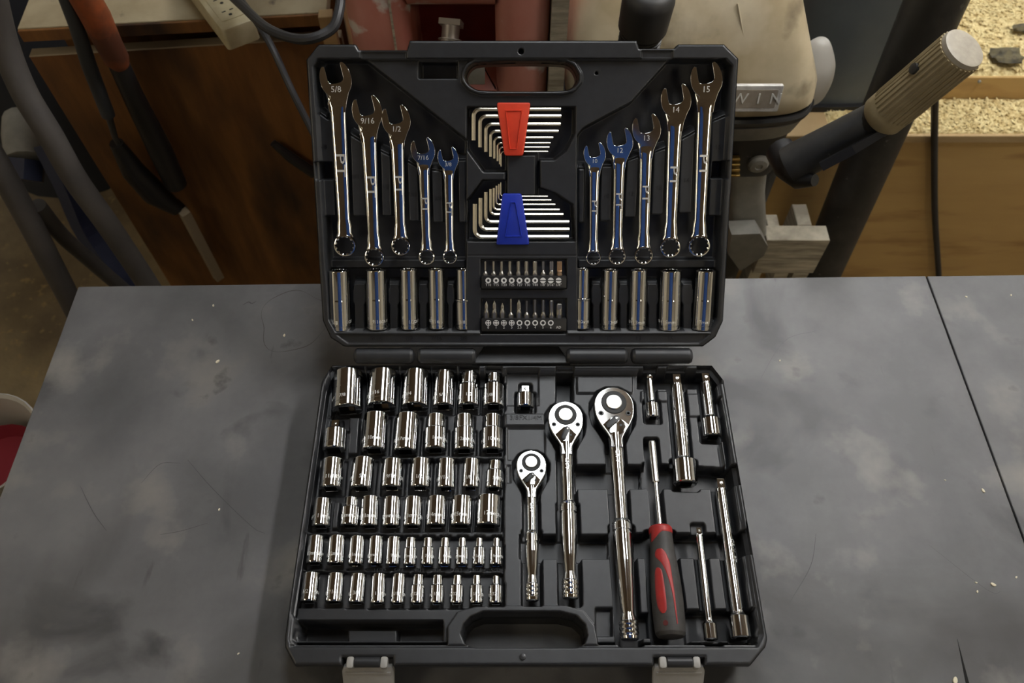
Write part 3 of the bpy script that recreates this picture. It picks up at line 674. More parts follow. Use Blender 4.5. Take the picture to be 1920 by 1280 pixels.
def wrench(size, hu, hv, hw, ru, rv, rw, s1, s2, label):
    h = -.0105; M, L = place('L', (ru, rv), (hu, hv), h); s = pxscale('L', hu, hv, h)
    Rh, Rr, a1, a2 = hw * s / 2 * 1.03, rw * s / 2 * 1.04, s1 * s / 2 * 1.14, s2 * s / 2 * 1.18
    e = empty('combination_wrench', M); tag(e, label, 'wrench', 'combination wrenches in the lid')
    right = [(.53, 1.0), (.64, 1.05), (.80, .88), (.94, .56), (1.0, .18), (.98, -.22), (.84, -.58), (.60, -.86)]
    right = chaikin([(x * Rh, y * Rh) for x, y in right], 2)
    left = [(-x, y * .97) for x, y in right]
    dl = math.radians(12); c, sn = math.cos(dl), math.sin(dl)
    rot = lambda P: [(x * c - y * sn, x * sn + y * c + L) for x, y in P]
    slot = [(-.50 * Rh, .96 * Rh), (-.50 * Rh, .10 * Rh), (-.44 * Rh, -.04 * Rh), (-.30 * Rh, -.12 * Rh), (-.10 * Rh, -.15 * Rh), (.10 * Rh, -.15 * Rh), (.30 * Rh, -.12 * Rh), (.44 * Rh, -.04 * Rh), (.50 * Rh, .10 * Rh), (.50 * Rh, .96 * Rh)]
    neck_r = [(a1 * 1.15, L - Rh * 1.35), (a1 * 1.0, L - Rh * 1.9)]
    outline = rot(right) + neck_r + [(-x, y) for x, y in neck_r[::-1]] + rot(left[::-1]) + rot(slot)
    hd = prism(outline, -.0032, .0032, .00042, .00042)
    wn(mesh_obj('open_jaw', hd, CHROME, e, smooth=60))
    # shank: rounded bar, loft of superellipse sections
    rings = []; n = 24
    for y, w_, t_ in ((Rr * .75, Rr * .85, .0036), (Rr * 1.15, Rr * .66, .0036), (Rr * 1.7, a2 * 1.2, .0034), (Rr * 2.4, a2, .0034), (L * .5, (a1 + a2) / 2, .0034), (L - Rh * 2.2, a1, .0036), (L - Rh * 1.6, a1 * 1.06, .0040), (L - Rh * 1.15, a1 * 1.25, .0038), (L - Rh * .75, a1 * 1.45, .0015)):
        ring = []
        for i in range(n):
            a = 2 * math.pi * i / n; ca, sa = math.cos(a), math.sin(a); pw = .70
            ring.append((w_ * math.copysign(abs(ca) ** pw, ca), y, t_ * math.copysign(abs(sa) ** pw, sa)))
        rings.append(ring)
    mesh_obj('shank', loft(rings), CHROME, e, smooth=50)
    ri = Rr * .775; hh = .0042
    ringp = [(-hh, ri * 1.1), (-hh, Rr - .0012), (-hh + .0012, Rr), (hh - .0014, Rr), (hh - .0004, Rr - .0006), (hh, Rr - .0016), (hh, ri * 1.09), (hh - .0009, ri, 'x'), (-hh + .001, ri, 'x')]
    mesh_obj('ring_end', lathe(ringp, 72, 'Z', True), CHROME, e, smooth=30)
    # size on the jaw, outlined two-letter mark on the shank
    mesh_obj('size_marking', xf(solid(text2d(size, Rh * .52), .00025), T(-Rh * .02, L - Rh * .52, .00315)), ETCH, e, smooth=0)
    y0 = L * .50; vf = text2d('PT', a1 * 1.55)
    mesh_obj('maker_mark', xf(solid(vf, .0003), T(0, y0, .0033) @ Rz(-math.pi / 2) @ Matrix.Diagonal((1.75, 1, 1, 1))), ETCH, e, smooth=0)
WPOS = ['longest and leftmost in the lid', 'second from the left in the lid', 'third from the left in the lid', 'fourth from the left in the lid', 'shortest, just left of the hex keys',
        'shortest, just right of the hex keys', 'fourth from the right in the lid', 'third from the right in the lid', 'second from the right in the lid', 'longest and rightmost in the lid']
for k, (sz, hu, hv, hw, ru, rv, rw, s1, s2) in enumerate(WREN):
    side = 'left' if k < 5 else 'right'; u = '-inch' if k < 5 else ' mm'
    wrench(sz, hu, hv, hw, ru, rv, rw, s1, s2, f'chrome combination wrench, {WPOS[k]}, stamped {sz}')

# ------------------------------------------------------------------ hex keys and holders
RED = [(204.5,888,263,1051.5,9),(218,900,276,1052,8),(233,911,284.5,1051,7.5),(246,920,293.5,1047,6.3),(258,927,297,1037,5),(268,933,302,1032,4),(276,937,308,1030,3.3),(284,939.5,312,1027.5,2.6)]
BLU = [(444,890.5,382,1066,9.3),(430,901,371,1067.5,8.4),(416,911,360,1067,7.5),(402,920,354,1056,6),(393,926,352.5,1049,4.8),(383.5,931,348,1041,4),(375,935.5,345,1033.5,3.2),(368,939,342,1027,2.6)]
HK = -.0085
for grp, L_, nm in (('red', RED, 'red'), ('blue', BLU, 'blue')):
    for k, (v, ul, ve, ur, th) in enumerate(L_):
        s = pxscale('L', 960, v, HK); r = th * s / 2 * .92
        A, B2, C = pix('L', ul, ve, HK), pix('L', ul, v, HK), pix('L', ur, v, HK)
        o_ = B2.copy(); rad = min(max(r * 3.2, .003), abs(A[1] - B2[1]) * .6); sg = 1 if A[1] > B2[1] else -1
        P = [A - o_] + [np.array([rad - rad * math.cos(t), sg * (rad - rad * math.sin(t)), 0]) for t in np.linspace(0, math.pi / 2, 7)] + [C - o_]
        vf = tube(P, r, 6, ph=math.pi / 6)
        o = mesh_obj('hex_key', vf, NICKEL, smooth=20); o.matrix_world = M_LID @ T(*o_)
        word = ('thickest' if k == 0 else 'thinnest' if k == 7 else ORD[k] + ' thickest')
        tag(o, f'{word} bent hex key in the {nm} plastic holder', 'hex key', f'hex keys in the {nm} holder')
def rcorner(q, k=.07):
    o = []
    for i in range(len(q)):
        a, b, c = (np.array(q[(i + j) % len(q)]) for j in (-1, 0, 1)); f = lambda p_: b + (p_ - b) / np.linalg.norm(p_ - b) * .0022
        o += [tuple(f(a)), tuple(f(a) * .3 + b * .4 + f(c) * .3), tuple(f(c))]
    return o
def holder(name, quad, m, label, inner_q):
    p = [pix('L', u, v, -.0035)[:2] for u, v in quad]; c = np.mean(p, 0); q = [tuple(x - c) for x in p]
    o = mesh_obj(name, prism(rcorner(q), -.012, 0, .0014, .001), m, smooth=40)
    # recessed panel outlined by a raised frame
    w2 = [tuple(np.array(pix('L', u, v, -.0035)[:2]) - c) for u, v in inner_q]; w3 = inset(w2, .0013)
    n = len(w2); V = [(x, y, -.0004) for x, y in w2] + [(x, y, .0009) for x, y in inset(w2, .0004)] + [(x, y, .0009) for x, y in inset(w2, .0009)] + [(x, y, -.0004) for x, y in w3]
    Fc = [(j * n + i, j * n + (i + 1) % n, ((j + 1) % 4) * n + (i + 1) % n, ((j + 1) % 4) * n + i) for j in range(4) for i in range(n)]
    o.matrix_world = M_LID @ T(c[0], c[1], -.0035)
    mesh_obj('raised_frame', (V, Fc), m, o, smooth=0)
    tag(o, label, 'key holder', 'hex key holders')
holder('hex_key_holder', ((931,192),(995,192),(981,292),(946,292)), REDP, 'red tapered plastic holder clamping a fan of hex keys', ((947,206),(980,206),(970,280),(955,280)))
holder('hex_key_holder', ((942,363),(978,363),(993,459),(930,459)), BLUEP, 'blue tapered plastic holder clamping a fan of hex keys', ((957,378),(967,378),(979,444),(946,444)))

# ------------------------------------------------------------------ bit racks and bits
TOPB = [('T10',910,3.2,'t'),('T15',925.5,3.8,'t'),('T20',940.5,4.4,'t'),('T25',956,5,'t'),('T27',972,5.8,'t'),('T30',987,6.4,'t'),('T40',1003,7.6,'t'),('1/8"',1018.5,4,'s'),('3/16"',1034,6.5,'s'),('1/4"',1049,9,'s')]
LOWB = [('0',912,5.5,'p',565),('1',927,6,'p',564),('2',942,5.5,'p',568),('3',958,3.2,'o',560),('2.5',973,7,'p',562),('3',987.5,3.4,'h',564),('4',1003,4.6,'h',562),('5',1018.5,5.5,'h',562.5),('6',1034,7,'h',563),('AD',1048.5,9,'o',569)]
def ringmesh(r0, r1, n=20, k0='o', k1='o'):
    V = []; 
    for i in range(n):
        a = 2 * math.pi * i / n + .001; V += [(r0 * shp(k0, a) * math.cos(a), r0 * shp(k0, a) * math.sin(a), 0), (r1 * shp(k1, a) * math.cos(a), r1 * shp(k1, a) * math.sin(a), 0)]
    return V, [(2 * i, 2 * i + 1, (2 * i + 3) % (2 * n), (2 * i + 2) % (2 * n)) for i in range(n)]
def rack(v0, v1, entries, icons, label, vi, vt, us):
    p0, p1 = pix('L', 902.5, v0, -.0015), pix('L', 1062, v1, -.0015); c = (p0 + p1) / 2
    o = mesh_obj('bit_rack', prism(rpoly(p0[0] - c[0], p1[0] - c[0], p1[1] - c[1], p0[1] - c[1], .0015), -.0135, 0.0004, .0006), BLACK, smooth=40)
    o.matrix_world = M_LID @ T(*c); tag(o, label, 'bit rack', 'bit racks between the deep sockets')
    s = pxscale('L', 980, v0, -.0015)
    for (txt, ic), u in zip(icons, us):
        q = pix('L', u, vi, -.0015) - c; t = pix('L', u, vt, -.0015) - c; r = 5.4 * s
        parts = []
        if ic == 'ring': parts.append(ringmesh(r * .52, r, 24, 't', 'o'))
        if ic == 'hex': parts.append(ringmesh(r * .55, r, 24, 'h', 'o'))
        if ic == 'cross':
            parts.append(ringmesh(r * .80, r, 24)); parts.append(box(-r * .85, r * .85, -r * .17, r * .17, 0, .00001)); parts.append(box(-r * .17, r * .17, -r * .85, r * .85, 0, .00001))
        if ic == 'flat':
            V = [(r * math.cos(a), r * math.sin(a), 0) for a in np.linspace(.18, math.pi - .18, 12)]; parts.append((V, [tuple(range(12))]))
            parts.append(([(x, -y, 0) for x, y, z in V], [tuple(range(12))]))
        if parts: mesh_obj('printed_symbol', xf(join(*parts), T(q[0], q[1], .00046)), WHITEP, o, smooth=0)
        mesh_obj('printed_size', xf(text2d(txt, 6.8 * s), T(t[0], t[1], .00046)), WHITEP, o, smooth=0)
    return o
US = [915.5 + 14.65 * i for i in range(10)]
rack(517, 541, TOPB, [(b[0], 'ring' if i < 7 else 'flat') for i, b in enumerate(TOPB)], 'upper black bit rack printed with sizes from T10 to quarter inch', 525.5, 534, US)
rack(597, 621, LOWB, [(b[0], 'cross' if i < 4 else ('hex' if i < 9 else None)) for i, b in enumerate(LOWB)], 'lower black bit rack printed with sizes from zero to AD', 605, 613.5, US)
HB = -.0062
def bit(u, vtop, vbot, tw, kind, m, label, neckv, adapter=False):
    M, L = place('L', (u + (0), vbot), (u, vtop), HB); s = pxscale('L', u, vbot, HB); R_ = 5.3 * s * .93; r = tw * s / 2
    y = lambda v: L * (vbot - v) / (vbot - vtop)
    if adapter: p = [(-.004, R_, 'h'), (L * .30, R_, 'h'), (L * .34, R_ * 1.12), (L * .62, R_ * 1.12), (L * .68, R_ * .95, 'q'), (L * .93, R_ * .95, 'q'), (L, R_ * .7, 'q')]
    else:
        yn = y(neckv); p = [(-.004, R_ * .93, 'h'), (yn - .0035, R_ * .93, 'h'), (yn - .0022, R_ * .86), (yn, r * 1.05), (yn + .001, r, kind)]
        p += [(L * .8, r, kind), (L, r * .18, kind)] if kind == 'p' else [(L - .0004, r, kind), (L, r * .86, kind)]
    o = mesh_obj('screwdriver_bit', lathe(p, 36), m, smooth=30); o.matrix_world = M
    tag(o, label, 'screwdriver bit', 'bits standing in the racks')
for i, (nm, u, tw, k) in enumerate(TOPB):
    bit(u, 490, 519, tw, k, BITRUST if i == 9 else BITSTEEL, f'{"rust-brown" if i == 9 else "steel"} screwdriver bit, {ORD[i]} from left in the upper rack, above the {nm} mark', 508)
for i, (nm, u, tw, k, vt) in enumerate(LOWB):
    lab = f'steel bit, {ORD[i]} from left in the lower rack, above the {nm} mark' if nm != 'AD' else 'short thick socket adapter bit above the AD mark of the lower rack'
    if nm == '3': lab = 'thin-tipped steel bit, fourth from left in the lower rack' if i == 3 else 'thin hexagon bit, sixth from left in the lower rack'
    bit(u, vt, 599, tw, k, BITSTEEL, lab, 585 if k != 'p' else 580, nm == 'AD')

# ------------------------------------------------------------------ ratchets
for q in RATCH:
    z = q['z']; M, L = place('B', q['end'], q['head'], z); s = pxscale('B', *q['head'], z); se = pxscale('B', *q['end'], z)
    R_ = q['hw'] * s / 2; nk = q['neck'] * s / 2; gr = q['grip'] * se / 2
    e = empty('ratchet', M); tag(e, f'{q["n"]} chrome ratchet handle with teardrop head, lying in the base tray', 'ratchet', 'ratchets in the base tray')
    yy = lambda v: L * (q['end'][1] - v) / (q['end'][1] - q['head'][1])
    f0, n0 = yy(q['vf']), yy(q['vn'])
    prof = [(0, gr * .72), (.0008, gr * .88), (.003, gr * .96)]
    for k in range(3):
        y0 = .004 + k * (n0 - .009) / 3; st = (n0 - .009) / 3
        prof += [(y0, gr * .90), (y0 + st * .25, gr * .98), (y0 + st * .7, gr * .98), (y0 + st * .95, gr * .88)]
    prof += [(n0 - .002, gr * .80), (n0 + .002, gr * .68), (n0 + (f0 - n0) * .25, gr * .84), (n0 + (f0 - n0) * .55, gr * .98), (f0 - .016, gr), (f0 - .0135, gr), (f0 - .013, gr * .90), (f0 - .0115, gr * .90), (f0 - .011, gr * 1.03), (f0 - .006, gr * 1.03), (f0 - .0055, gr * .94), (f0 - .004, gr * .94), (f0 - .0035, gr * 1.0), (f0 - .0015, gr * .9), (f0, nk * .95), (f0 + .004, nk * .9), (L - R_ * 2.2, nk), (L - R_ * 1.5, nk * 1.15)]
    mesh_obj('handle', lathe(prof, 36), CHROME, e, smooth=32)
    half = [(0, 1.06), (.34, 1.0), (.66, .82), (.88, .54), (1.0, .18), (1.0, -.22), (.94, -.62), (.74, -1.05), (.48, -1.45), (.28, -1.85), (nk / R_ * .9, -2.3)]
    half = chaikin([(x * R_, y * R_ + L) for x, y in half], 2)
    out = half + [(-x, y) for x, y in half[::-1][:-1]]
    th = nk * .95
    wn(mesh_obj('head', prism(out, -th, th, .0012, .0012), CHROME, e, smooth=60))
    disc = lambda r, z0, z1, n=28: lathe([(z0, r), (z1 - .0003, r), (z1, r - .0003)], n, 'Z')
    yc = L + R_ * .16
    mesh_obj('black_collar', xf(lathe([(0, R_ * .40), (0, R_ * .64), (.0004, R_ * .64), (.0008, R_ * .61), (.0007, R_ * .40)], 36, 'Z', True), T(0, yc, th)), SOOT, e, smooth=30)
    mesh_obj('release_button', xf(lathe([(-.001, R_ * .41), (.0014, R_ * .41), (.0020, R_ * .38), (.0021, .0003)], 28, 'Z'), T(0, yc, th)), SATIN, e, smooth=25)
    for sx in (-1, 1):
        mesh_obj('screw', xf(lathe([(0, R_ * .14), (.0003, R_ * .13), (.0003, R_ * .06, 'h'), (0, R_ * .06, 'h')], 18, 'Z'), T(sx * R_ * .68, L - R_ * .45, th)), BLACK, e, smooth=30)
    # selector: raised triangular cover, lever, stop pin
    tri = [(0, -.58), (.14, -.62), (.62, -1.08), (.28, -1.62), (-.28, -1.62), (-.62, -1.08), (-.14, -.62)]
    mesh_obj('selector_cover', xf(prism([(x * R_, y * R_ + L) for x, y in tri], 0, .0006, .0003), T(0, 0, th)), CHROME, e, smooth=30)
    la = math.radians(24 if q['n'] == 'medium' else 48); lv = chaikin([(-.17, .16), (.17, .16), (.13, -.30), (.17, -.70), (-.13, -.70), (-.15, -.30)], 2, True)
    mesh_obj('selector_lever', xf(prism([(x * R_, y * R_) for x, y in lv], .0006, .0026, .0006), T(R_ * .06, L - R_ * .78, th) @ Rz(-la)), BLACK, e, smooth=40)
    mesh_obj('lever_pivot', xf(lathe([(.002, R_ * .07), (.0030, R_ * .06), (.0032, .0003)], 14, 'Z'), T(R_ * .06, L - R_ * .78, th)), SATIN, e)
    mesh_obj('stop_pin', xf(disc(R_ * .08, 0, .0009, 14), T(R_ * .26, L - R_ * 1.12, th)), BLACK, e)
    t_ = 'CHROME VANADIUM' if 0 else 'CR-V'
    mesh_obj('steel_marking', xf(solid(text2d(t_, nk * .9), .0002), T(0, L - R_ * 2.2 - .012, nk * .96) @ Rz(-math.pi / 2)), ETCH, e, smooth=0)

# ------------------------------------------------------------------ extension bars
EXL = {'shortest': 'short slim chrome extension bar in the upper right of the base tray', 'thick': 'thick chrome extension bar, fattest of the five, centre right of base tray',
       'stubby': 'medium-short chrome extension bar in the top right corner of the base tray', 'long': 'long chrome extension bar lying along the right edge of the base tray', 'thin': 'long thin chrome extension bar beside the red and grey screwdriver handle'}
for q in EXT:
    z = q['z']; M, L = place('B', q['b'], q['a'], z); s = pxscale('B', *q['b'], z); rb, rs, rt = q['body'] * s / 2, q['shaft'] * s / 2, q['tip'] * s / 2 * .88
    yy = lambda v: L * (q['b'][1] - v) / (q['b'][1] - q['a'][1])
    yb_, yt = yy(q['vb']), yy(q['vt'])
    p = [(yb_ * .6, .0004), (yb_ * .6, rb * .45, 'q'), (0, rb * .5, 'q'), (0, rb - .0012), (.0010, rb), (yb_ - .0015, rb), (yb_ - .0004, rb - .0008), (yb_ + .0004, rs * 1.25), (yb_ + .002, rs * 1.06), (yb_ + .0035, rs * 1.0), (yt - .003, rs), (yt - .001, rs * .97), (yt, rt * 1.02, 'q'), (L - .001, rt, 'q'), (L, rt * .85, 'q')]
    o = mesh_obj('extension_bar', lathe(p, 40), CHROME, smooth=30); o.matrix_world = M
    tag(o, EXL[q['n']], 'extension bar', 'socket extension bars')
    mesh_obj('detent_ball', xf(lathe([(0, rt * .5), (.0006, rt * .42), (.0009, .0003)], 12, 'Z'), T(rt * .1, (L + yt) / 2, rt)), SATIN, o)
    if q['n'] in ('thick', 'long'):
        vf = solid(text2d('CR-V  PT', rs * 1.0), .0002); vf = ([(y, -x, zz) for x, y, zz in vf[0]], vf[1])
        mesh_obj('steel_marking', xf(wrap(vf, rs + .00002), Ry(.55) @ T(0, L * .52, 0)), ETCH, o, smooth=0)

# ------------------------------------------------------------------ bit driver
z = .036; M, L = place('B', (1258, 1195), (1222, 828), z); s = pxscale('B', 1245, 1100, z)
e = empty('bit_driver', M); tag(e, 'screwdriver handle in dark grey and red rubber with chrome bit shaft', 'screwdriver')
yy = lambda v: L * (1195 - v) / (1195 - 828)
mesh_obj('bit_sleeve', lathe([(yy(913), .0022), (yy(913), 7.6 * s), (yy(911), 8 * s), (yy(831), 8 * s), (yy(828), 7.2 * s), (yy(828), 4.5 * s, 'h'), (yy(840), 4.5 * s, 'h')], 30), SATIN, e, smooth=30)
mesh_obj('shaft', lathe([(yy(1003), 4.6 * s), (yy(910), 4.6 * s)], 24), CHROME, e)
hprof = [(yy(1195), 20 * s), (yy(1194), 24 * s), (yy(1188), 27.5 * s), (yy(1165), 29 * s), (yy(1130), 29.5 * s), (yy(1095), 28 * s), (yy(1060), 25 * s), (yy(1042), 23 * s), (yy(1028), 22 * s), (yy(1012), 22 * s), (yy(1004), 22 * s), (yy(1000), 20 * s), (yy(999), 16 * s)]
mesh_obj('handle', lathe(hprof, 40), GRIP, e, smooth=50)
hy = np.array([p[0] for p in hprof]); hr = np.array([p[1] for p in hprof])
rad = lambda y: float(np.interp(y, hy, hr))
def inlay(name, pts, lift=.0004):
    """strip moulded on the handle: (v, left px, right px) measured across its width"""
    V, Fc = [], []; n = 9; P = catmull([np.array(p) for p in pts], 5)
    for v, a, b in P:
        y = yy(v); r = rad(y) + lift
        for k in range(n):
            x = (a + (b - a) * k / (n - 1)) * s; x = max(-r * .999, min(r * .999, x)); ang = math.asin(x / r)
            ed = 0 if 0 < k < n - 1 else -lift * 1.5
            V.append(((r + ed) * math.sin(ang), y, (r + ed) * math.cos(ang)))
    for j in range(len(P) - 1):
        for k in range(n - 1): Fc.append((j * n + k, j * n + k + 1, (j + 1) * n + k + 1, (j + 1) * n + k))
    mesh_obj(name, (V, Fc), GRIPRED, e, smooth=60)
mesh_obj('red_collar', lathe([(yy(1014), 22.2 * s), (yy(1012), 22.8 * s), (yy(1004), 22.8 * s), (yy(1000.5), 20.6 * s), (yy(999), 17 * s), (yy(998.5), 5 * s)], 36), GRIPRED, e, smooth=50)
inlay('red_inlay', [(1012, -22, 4), (1018, -21.9, -6), (1026, -21.8, -15), (1031, -21.7, -20)])
inlay('red_inlay', [(1047, -15, -5), (1053, -19, 1), (1062, -19, 5), (1075, -9, 8), (1100, 0, 9), (1130, 5, 10), (1160, 7, 10), (1178, 8.5, 10)])
inlay('red_inlay', [(1081, -19, -15), (1086, -22, -10), (1100, -24, -8), (1125, -25, -7), (1145, -24, -7), (1155, -21, -8), (1160, -17, -12)])
hole = lathe([(0, 5 * s), (.0002, 4.6 * s)], 16, 'Z')
yh = yy(1176); rr = rad(yh)
mesh_obj('hanging_hole', xf(hole, T(-12 * s, yh, math.sqrt(rr ** 2 - (12 * s) ** 2) + .0001) @ Ry(-.45)), mat('dark_red_hole', (.08, .006, .006), .6), e)
# ------------------------------------------------------------------ behind the bench
PLY = mat('stained_plywood', (0.23, 0.098, 0.024), 0.55, noise=(4, (0.11, 0.043, 0.011), 0.32, 0.66, (6, 6, .8)))
mixnoise(PLY, 3, (0.03, 0.014, 0.006), 0.52, 0.68, (2.2, 2.2, .8))
PLYE = mat('pale_board_edge', (0.30, 0.24, 0.16), 0.7)
DUSTY = mat('dusty_board_top', (0.36, 0.30, 0.19), 0.8, noise=(9, (0.24, 0.19, 0.11), 0.35, 0.65)); mixnoise(DUSTY, 26, (0.10, 0.075, 0.05), 0.64, 0.74)
PINE = mat('tan_panel', (0.56, 0.37, 0.14), 0.55, noise=(3, (0.47, 0.30, 0.11), 0.3, 0.7, (1, 1, 5)))
mixnoise(PINE, 5, (0.32, 0.18, 0.06), 0.54, 0.74, (1, 1, 5))
PINE2 = mat('sawn_pine', (0.46, 0.33, 0.17), 0.7, noise=(7, (0.35, 0.23, 0.10), 0.3, 0.7, (1, 1, 7)))
GREYWOOD = mat('weathered_wood', (0.56, 0.51, 0.40), 0.8, noise=(14, (0.25, 0.22, 0.17), 0.35, 0.65, (1, 1, 8)))
SAWD = mat('sawdust', (0.86, 0.72, 0.38), 0.9, noise=(90, (0.50, 0.35, 0.13), 0.42, 0.68), bump=(160, 1.0, 0.006))
DARKSTEEL = mat('dusty_black_steel', (0.018, 0.018, 0.018), 0.5, noise=(16, (0.045, 0.043, 0.04), 0.45, 0.75)); mixnoise(DARKSTEEL, 55, (0.14, 0.135, 0.12), 0.68, 0.76)
GREYTUBE = mat('dusty_grey_tube', (0.058, 0.050, 0.043), 0.8, noise=(14, (0.038, 0.033, 0.029), 0.3, 0.7))
ALU = mat('dusty_cast_alloy', (0.17, 0.163, 0.145), 0.6, noise=(20, (0.26, 0.25, 0.22), 0.35, 0.7))
COWL = mat('dirty_cream_enamel', (0.54, 0.46, 0.31), 0.5, noise=(8, (0.40, 0.325, 0.20), 0.38, 0.68)); mixnoise(COWL, 14, (0.20, 0.16, 0.10), 0.57, 0.72); mixnoise(COWL, 5, (0.68, 0.61, 0.46), 0.54, 0.68)
REDMET = mat('faded_red_enamel', (0.36, 0.105, 0.075), 0.45, noise=(6, (0.46, 0.22, 0.17), 0.36, 0.66, (1, 1, .5))); mixnoise(REDMET, 17, (0.52, 0.45, 0.40), 0.64, 0.70)
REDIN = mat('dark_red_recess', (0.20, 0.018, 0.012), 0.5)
BINM = mat('slate_grey_plastic', (0.085, 0.10, 0.105), 0.5, noise=(5, (0.13, 0.145, 0.15), 0.35, 0.7))
JUG = mat('milky_plastic', (0.50, 0.48, 0.44), 0.45)
BEIGEP = mat('beige_plastic', (0.52, 0.46, 0.30), 0.5, noise=(25, (0.40, 0.34, 0.20), 0.4, 0.7))
CORD = mat('black_cord', (0.02, 0.02, 0.022), 0.5)
ORANGE = mat('orange_grip', (0.24, 0.055, 0.012), 0.6, noise=(14, (0.07, 0.02, 0.008), 0.4, 0.62))
BLUEK = mat('dark_blue_plastic', (0.005, 0.009, 0.032), 0.6)
PLATE = mat('worn_silver_plate', (0.80, 0.78, 0.74), 0.45, 0.2, noise=(40, (0.42, 0.40, 0.36), 0.4, 0.7))
GRIPB = mat('tan_fluted_grip', (0.34, 0.275, 0.155), 0.6, noise=(22, (0.23, 0.18, 0.095), 0.35, 0.7))

def W(name, vf, m, label, cat, org=None, group=None, **k):
    """free-standing one-mesh thing with its origin at org"""
    V = np.array(vf[0], float)
    if org is None: org = [*(V[:, :2].min(0) + V[:, :2].max(0)) / 2, V[:, 2].min()]
    o = mesh_obj(name, ((V - np.array(org)).tolist(), vf[1]), m, **k); o.location = org
    return tag(o, label, cat, group)
def G(name, org, label, cat, group=None):
    e = empty(name, T(*org)); tag(e, label, cat, group); e['o'] = 0; del e['o']
    def add(pn, vf, m, parent=None, **k):
        V = np.array(vf[0], float) - np.array(org)
        return mesh_obj(pn, (V.tolist(), vf[1]), m, parent or e, **k)
    return e, add
def quadbox(A, B, thick, z0, z1):
    """upright board from A to B (plan), thickness pointing away from the camera"""
    A, B = np.array(A[:2]), np.array(B[:2]); d = (B - A) / np.linalg.norm(B - A); n = np.array([-d[1], d[0]])
    return prism([tuple(A), tuple(B), tuple(B + n * thick), tuple(A + n * thick)], z0, z1, .0015)

# --- stained plywood cabinet, left
A, B = Pz(55, 106, -.02), Pz(640, 70, -.02); A2, B2 = Pz(32, 53, .035), Pz(612, 22, .035)
e, add = G('wooden_cabinet', ((A[0] + B[0]) / 2, A[1] + .2, ZF), 'brown stained plywood cabinet with a pale dusty top, left behind the bench', 'cabinet')
add('front_panel', quadbox(A, B, .018, ZF + .02, -.02), PLY, smooth=0)
dv = (B - A)[:2] / np.linalg.norm((B - A)[:2]); nn = np.array([-dv[1], dv[0]])
Ai, Bi = A[:2] + nn * .07 + dv * .03, B[:2] + nn * .07
add('carcass', quadbox(Ai, Bi, .4, ZF + .02, .012), PLY, smooth=0)
add('top_board', quadbox(A2, B2, .5, .013, .035), DUSTY, smooth=0)
add('board_edge', quadbox(A2[:2] - nn * .004, B2[:2] - nn * .004, .0045, .0135, .033), PLY, smooth=0)
add('panel_edge', quadbox(A[:2] - nn * .0008, B[:2] - nn * .0008, .0195, -.0205, -.0185), PLYE, smooth=0)
p0 = Pz(598, 30, .034); add('end_post', quadbox(p0[:2] - nn * .012, p0[:2] - nn * .012 + dv * .022, .02, -.3, .04), PINE2, smooth=0)
# --- power strip on its top, with cord
p0, p1 = Pz(452, 62, .055), Pz(362, -55, .055); d = p1 - p0; L = np.linalg.norm(d); ang = math.atan2(d[1], d[0])
e = empty('power_strip', T(p0[0], p0[1], .035) @ Rz(ang)); tag(e, 'dirty beige power strip with three-pin outlets lying on the cabinet top', 'power strip')
hw = .026
mesh_obj('body', prism(rpoly(0, L, -hw, hw, .006), 0, .034, .004), BEIGEP, e, smooth=40)
mesh_obj('face_plate', prism(rpoly(.018, L - .01, -hw * .68, hw * .68, .003), .034, .0352, .0006), BEIGEP, e, smooth=40)
n_out = max(2, int((L - .03) / .033))
for k in range(n_out):
    x = .034 + k * .033
    mesh_obj('outlet', join(box(x + .004, x + .006, -.009, -.003, .0352, .0356), box(x + .004, x + .006, .003, .009, .0352, .0356), xf(lathe([(.0352, .0028), (.0356, .0026)], 10, 'Z'), T(x - .006, 0, 0))), SOOT, e, smooth=0)
cp = catmull([Pd(400, -40, 1.13), Pd(455, 12, 1.06), Pd(505, 55, .99), Pd(568, 74, .95), Pd(620, 56, .95), Pd(636, 20, .95), Pd(640, -30, .96)], 8)
W('extension_lead', tube(cp, .0062, 10), CORD, 'thick black cord looping beside the power strip towards the red machine', 'cord')
cp = catmull([Pd(430, -30, 1.12), Pd(470, 25, 1.07), Pd(508, 85, 1.04), Pd(545, 165, 1.05), Pd(580, 235, 1.07), Pd(630, 330, 1.1)], 8)
W('extension_lead', tube(cp, .0048, 10), CORD, 'thinner black cord hanging down the cabinet front to the tool case', 'cord')
# --- orange and black handled tools leaning on the cabinet
def yoff(u, v, back): # point a little in front of the cabinet panel
    q = Pz(u, v, -.02); 
    # intersect ray with panel plane shifted towards camera
    r = ray(u, v); n3 = np.array([nn[0], nn[1], 0]); o3 = np.array([A[0], A[1], 0]) - n3 * back
    return CAM + r * (np.dot(o3 - CAM, n3) / np.dot(r, n3))
P = [yoff(135, -30, .07), yoff(170, 60, .06), yoff(228, 125, .05)]
e, add = G('lopper', yoff(330, 400, .03), 'orange and dark gripped long-handled tool leaning on the brown cabinet', 'hand tool')
add('orange_grip', tube([yoff(150, -20, .07), yoff(178, 28, .066), yoff(200, 75, .06), yoff(218, 110, .056), yoff(226, 122, .054)], [.021, .0215, .020, .019, .014], 16), ORANGE)
add('dark_handle', tube([yoff(222, 118, .052), yoff(250, 180, .046), yoff(300, 280, .038), yoff(330, 345, .032)], [.016, .017, .021, .020], 14), BLACK)
add('grey_handle', tube([yoff(118, -20, .07), yoff(142, 45, .065), yoff(168, 125, .055), yoff(203, 216, .05)], [.0105, .0105, .0115, .011], 12), mat('slate_handle', (.03, .033, .037), .6))
add('rod', tube([yoff(203, 214, .05), yoff(216, 258, .047), yoff(226, 275, .045)], [.006, .005, .005], 10), DARKSTEEL)
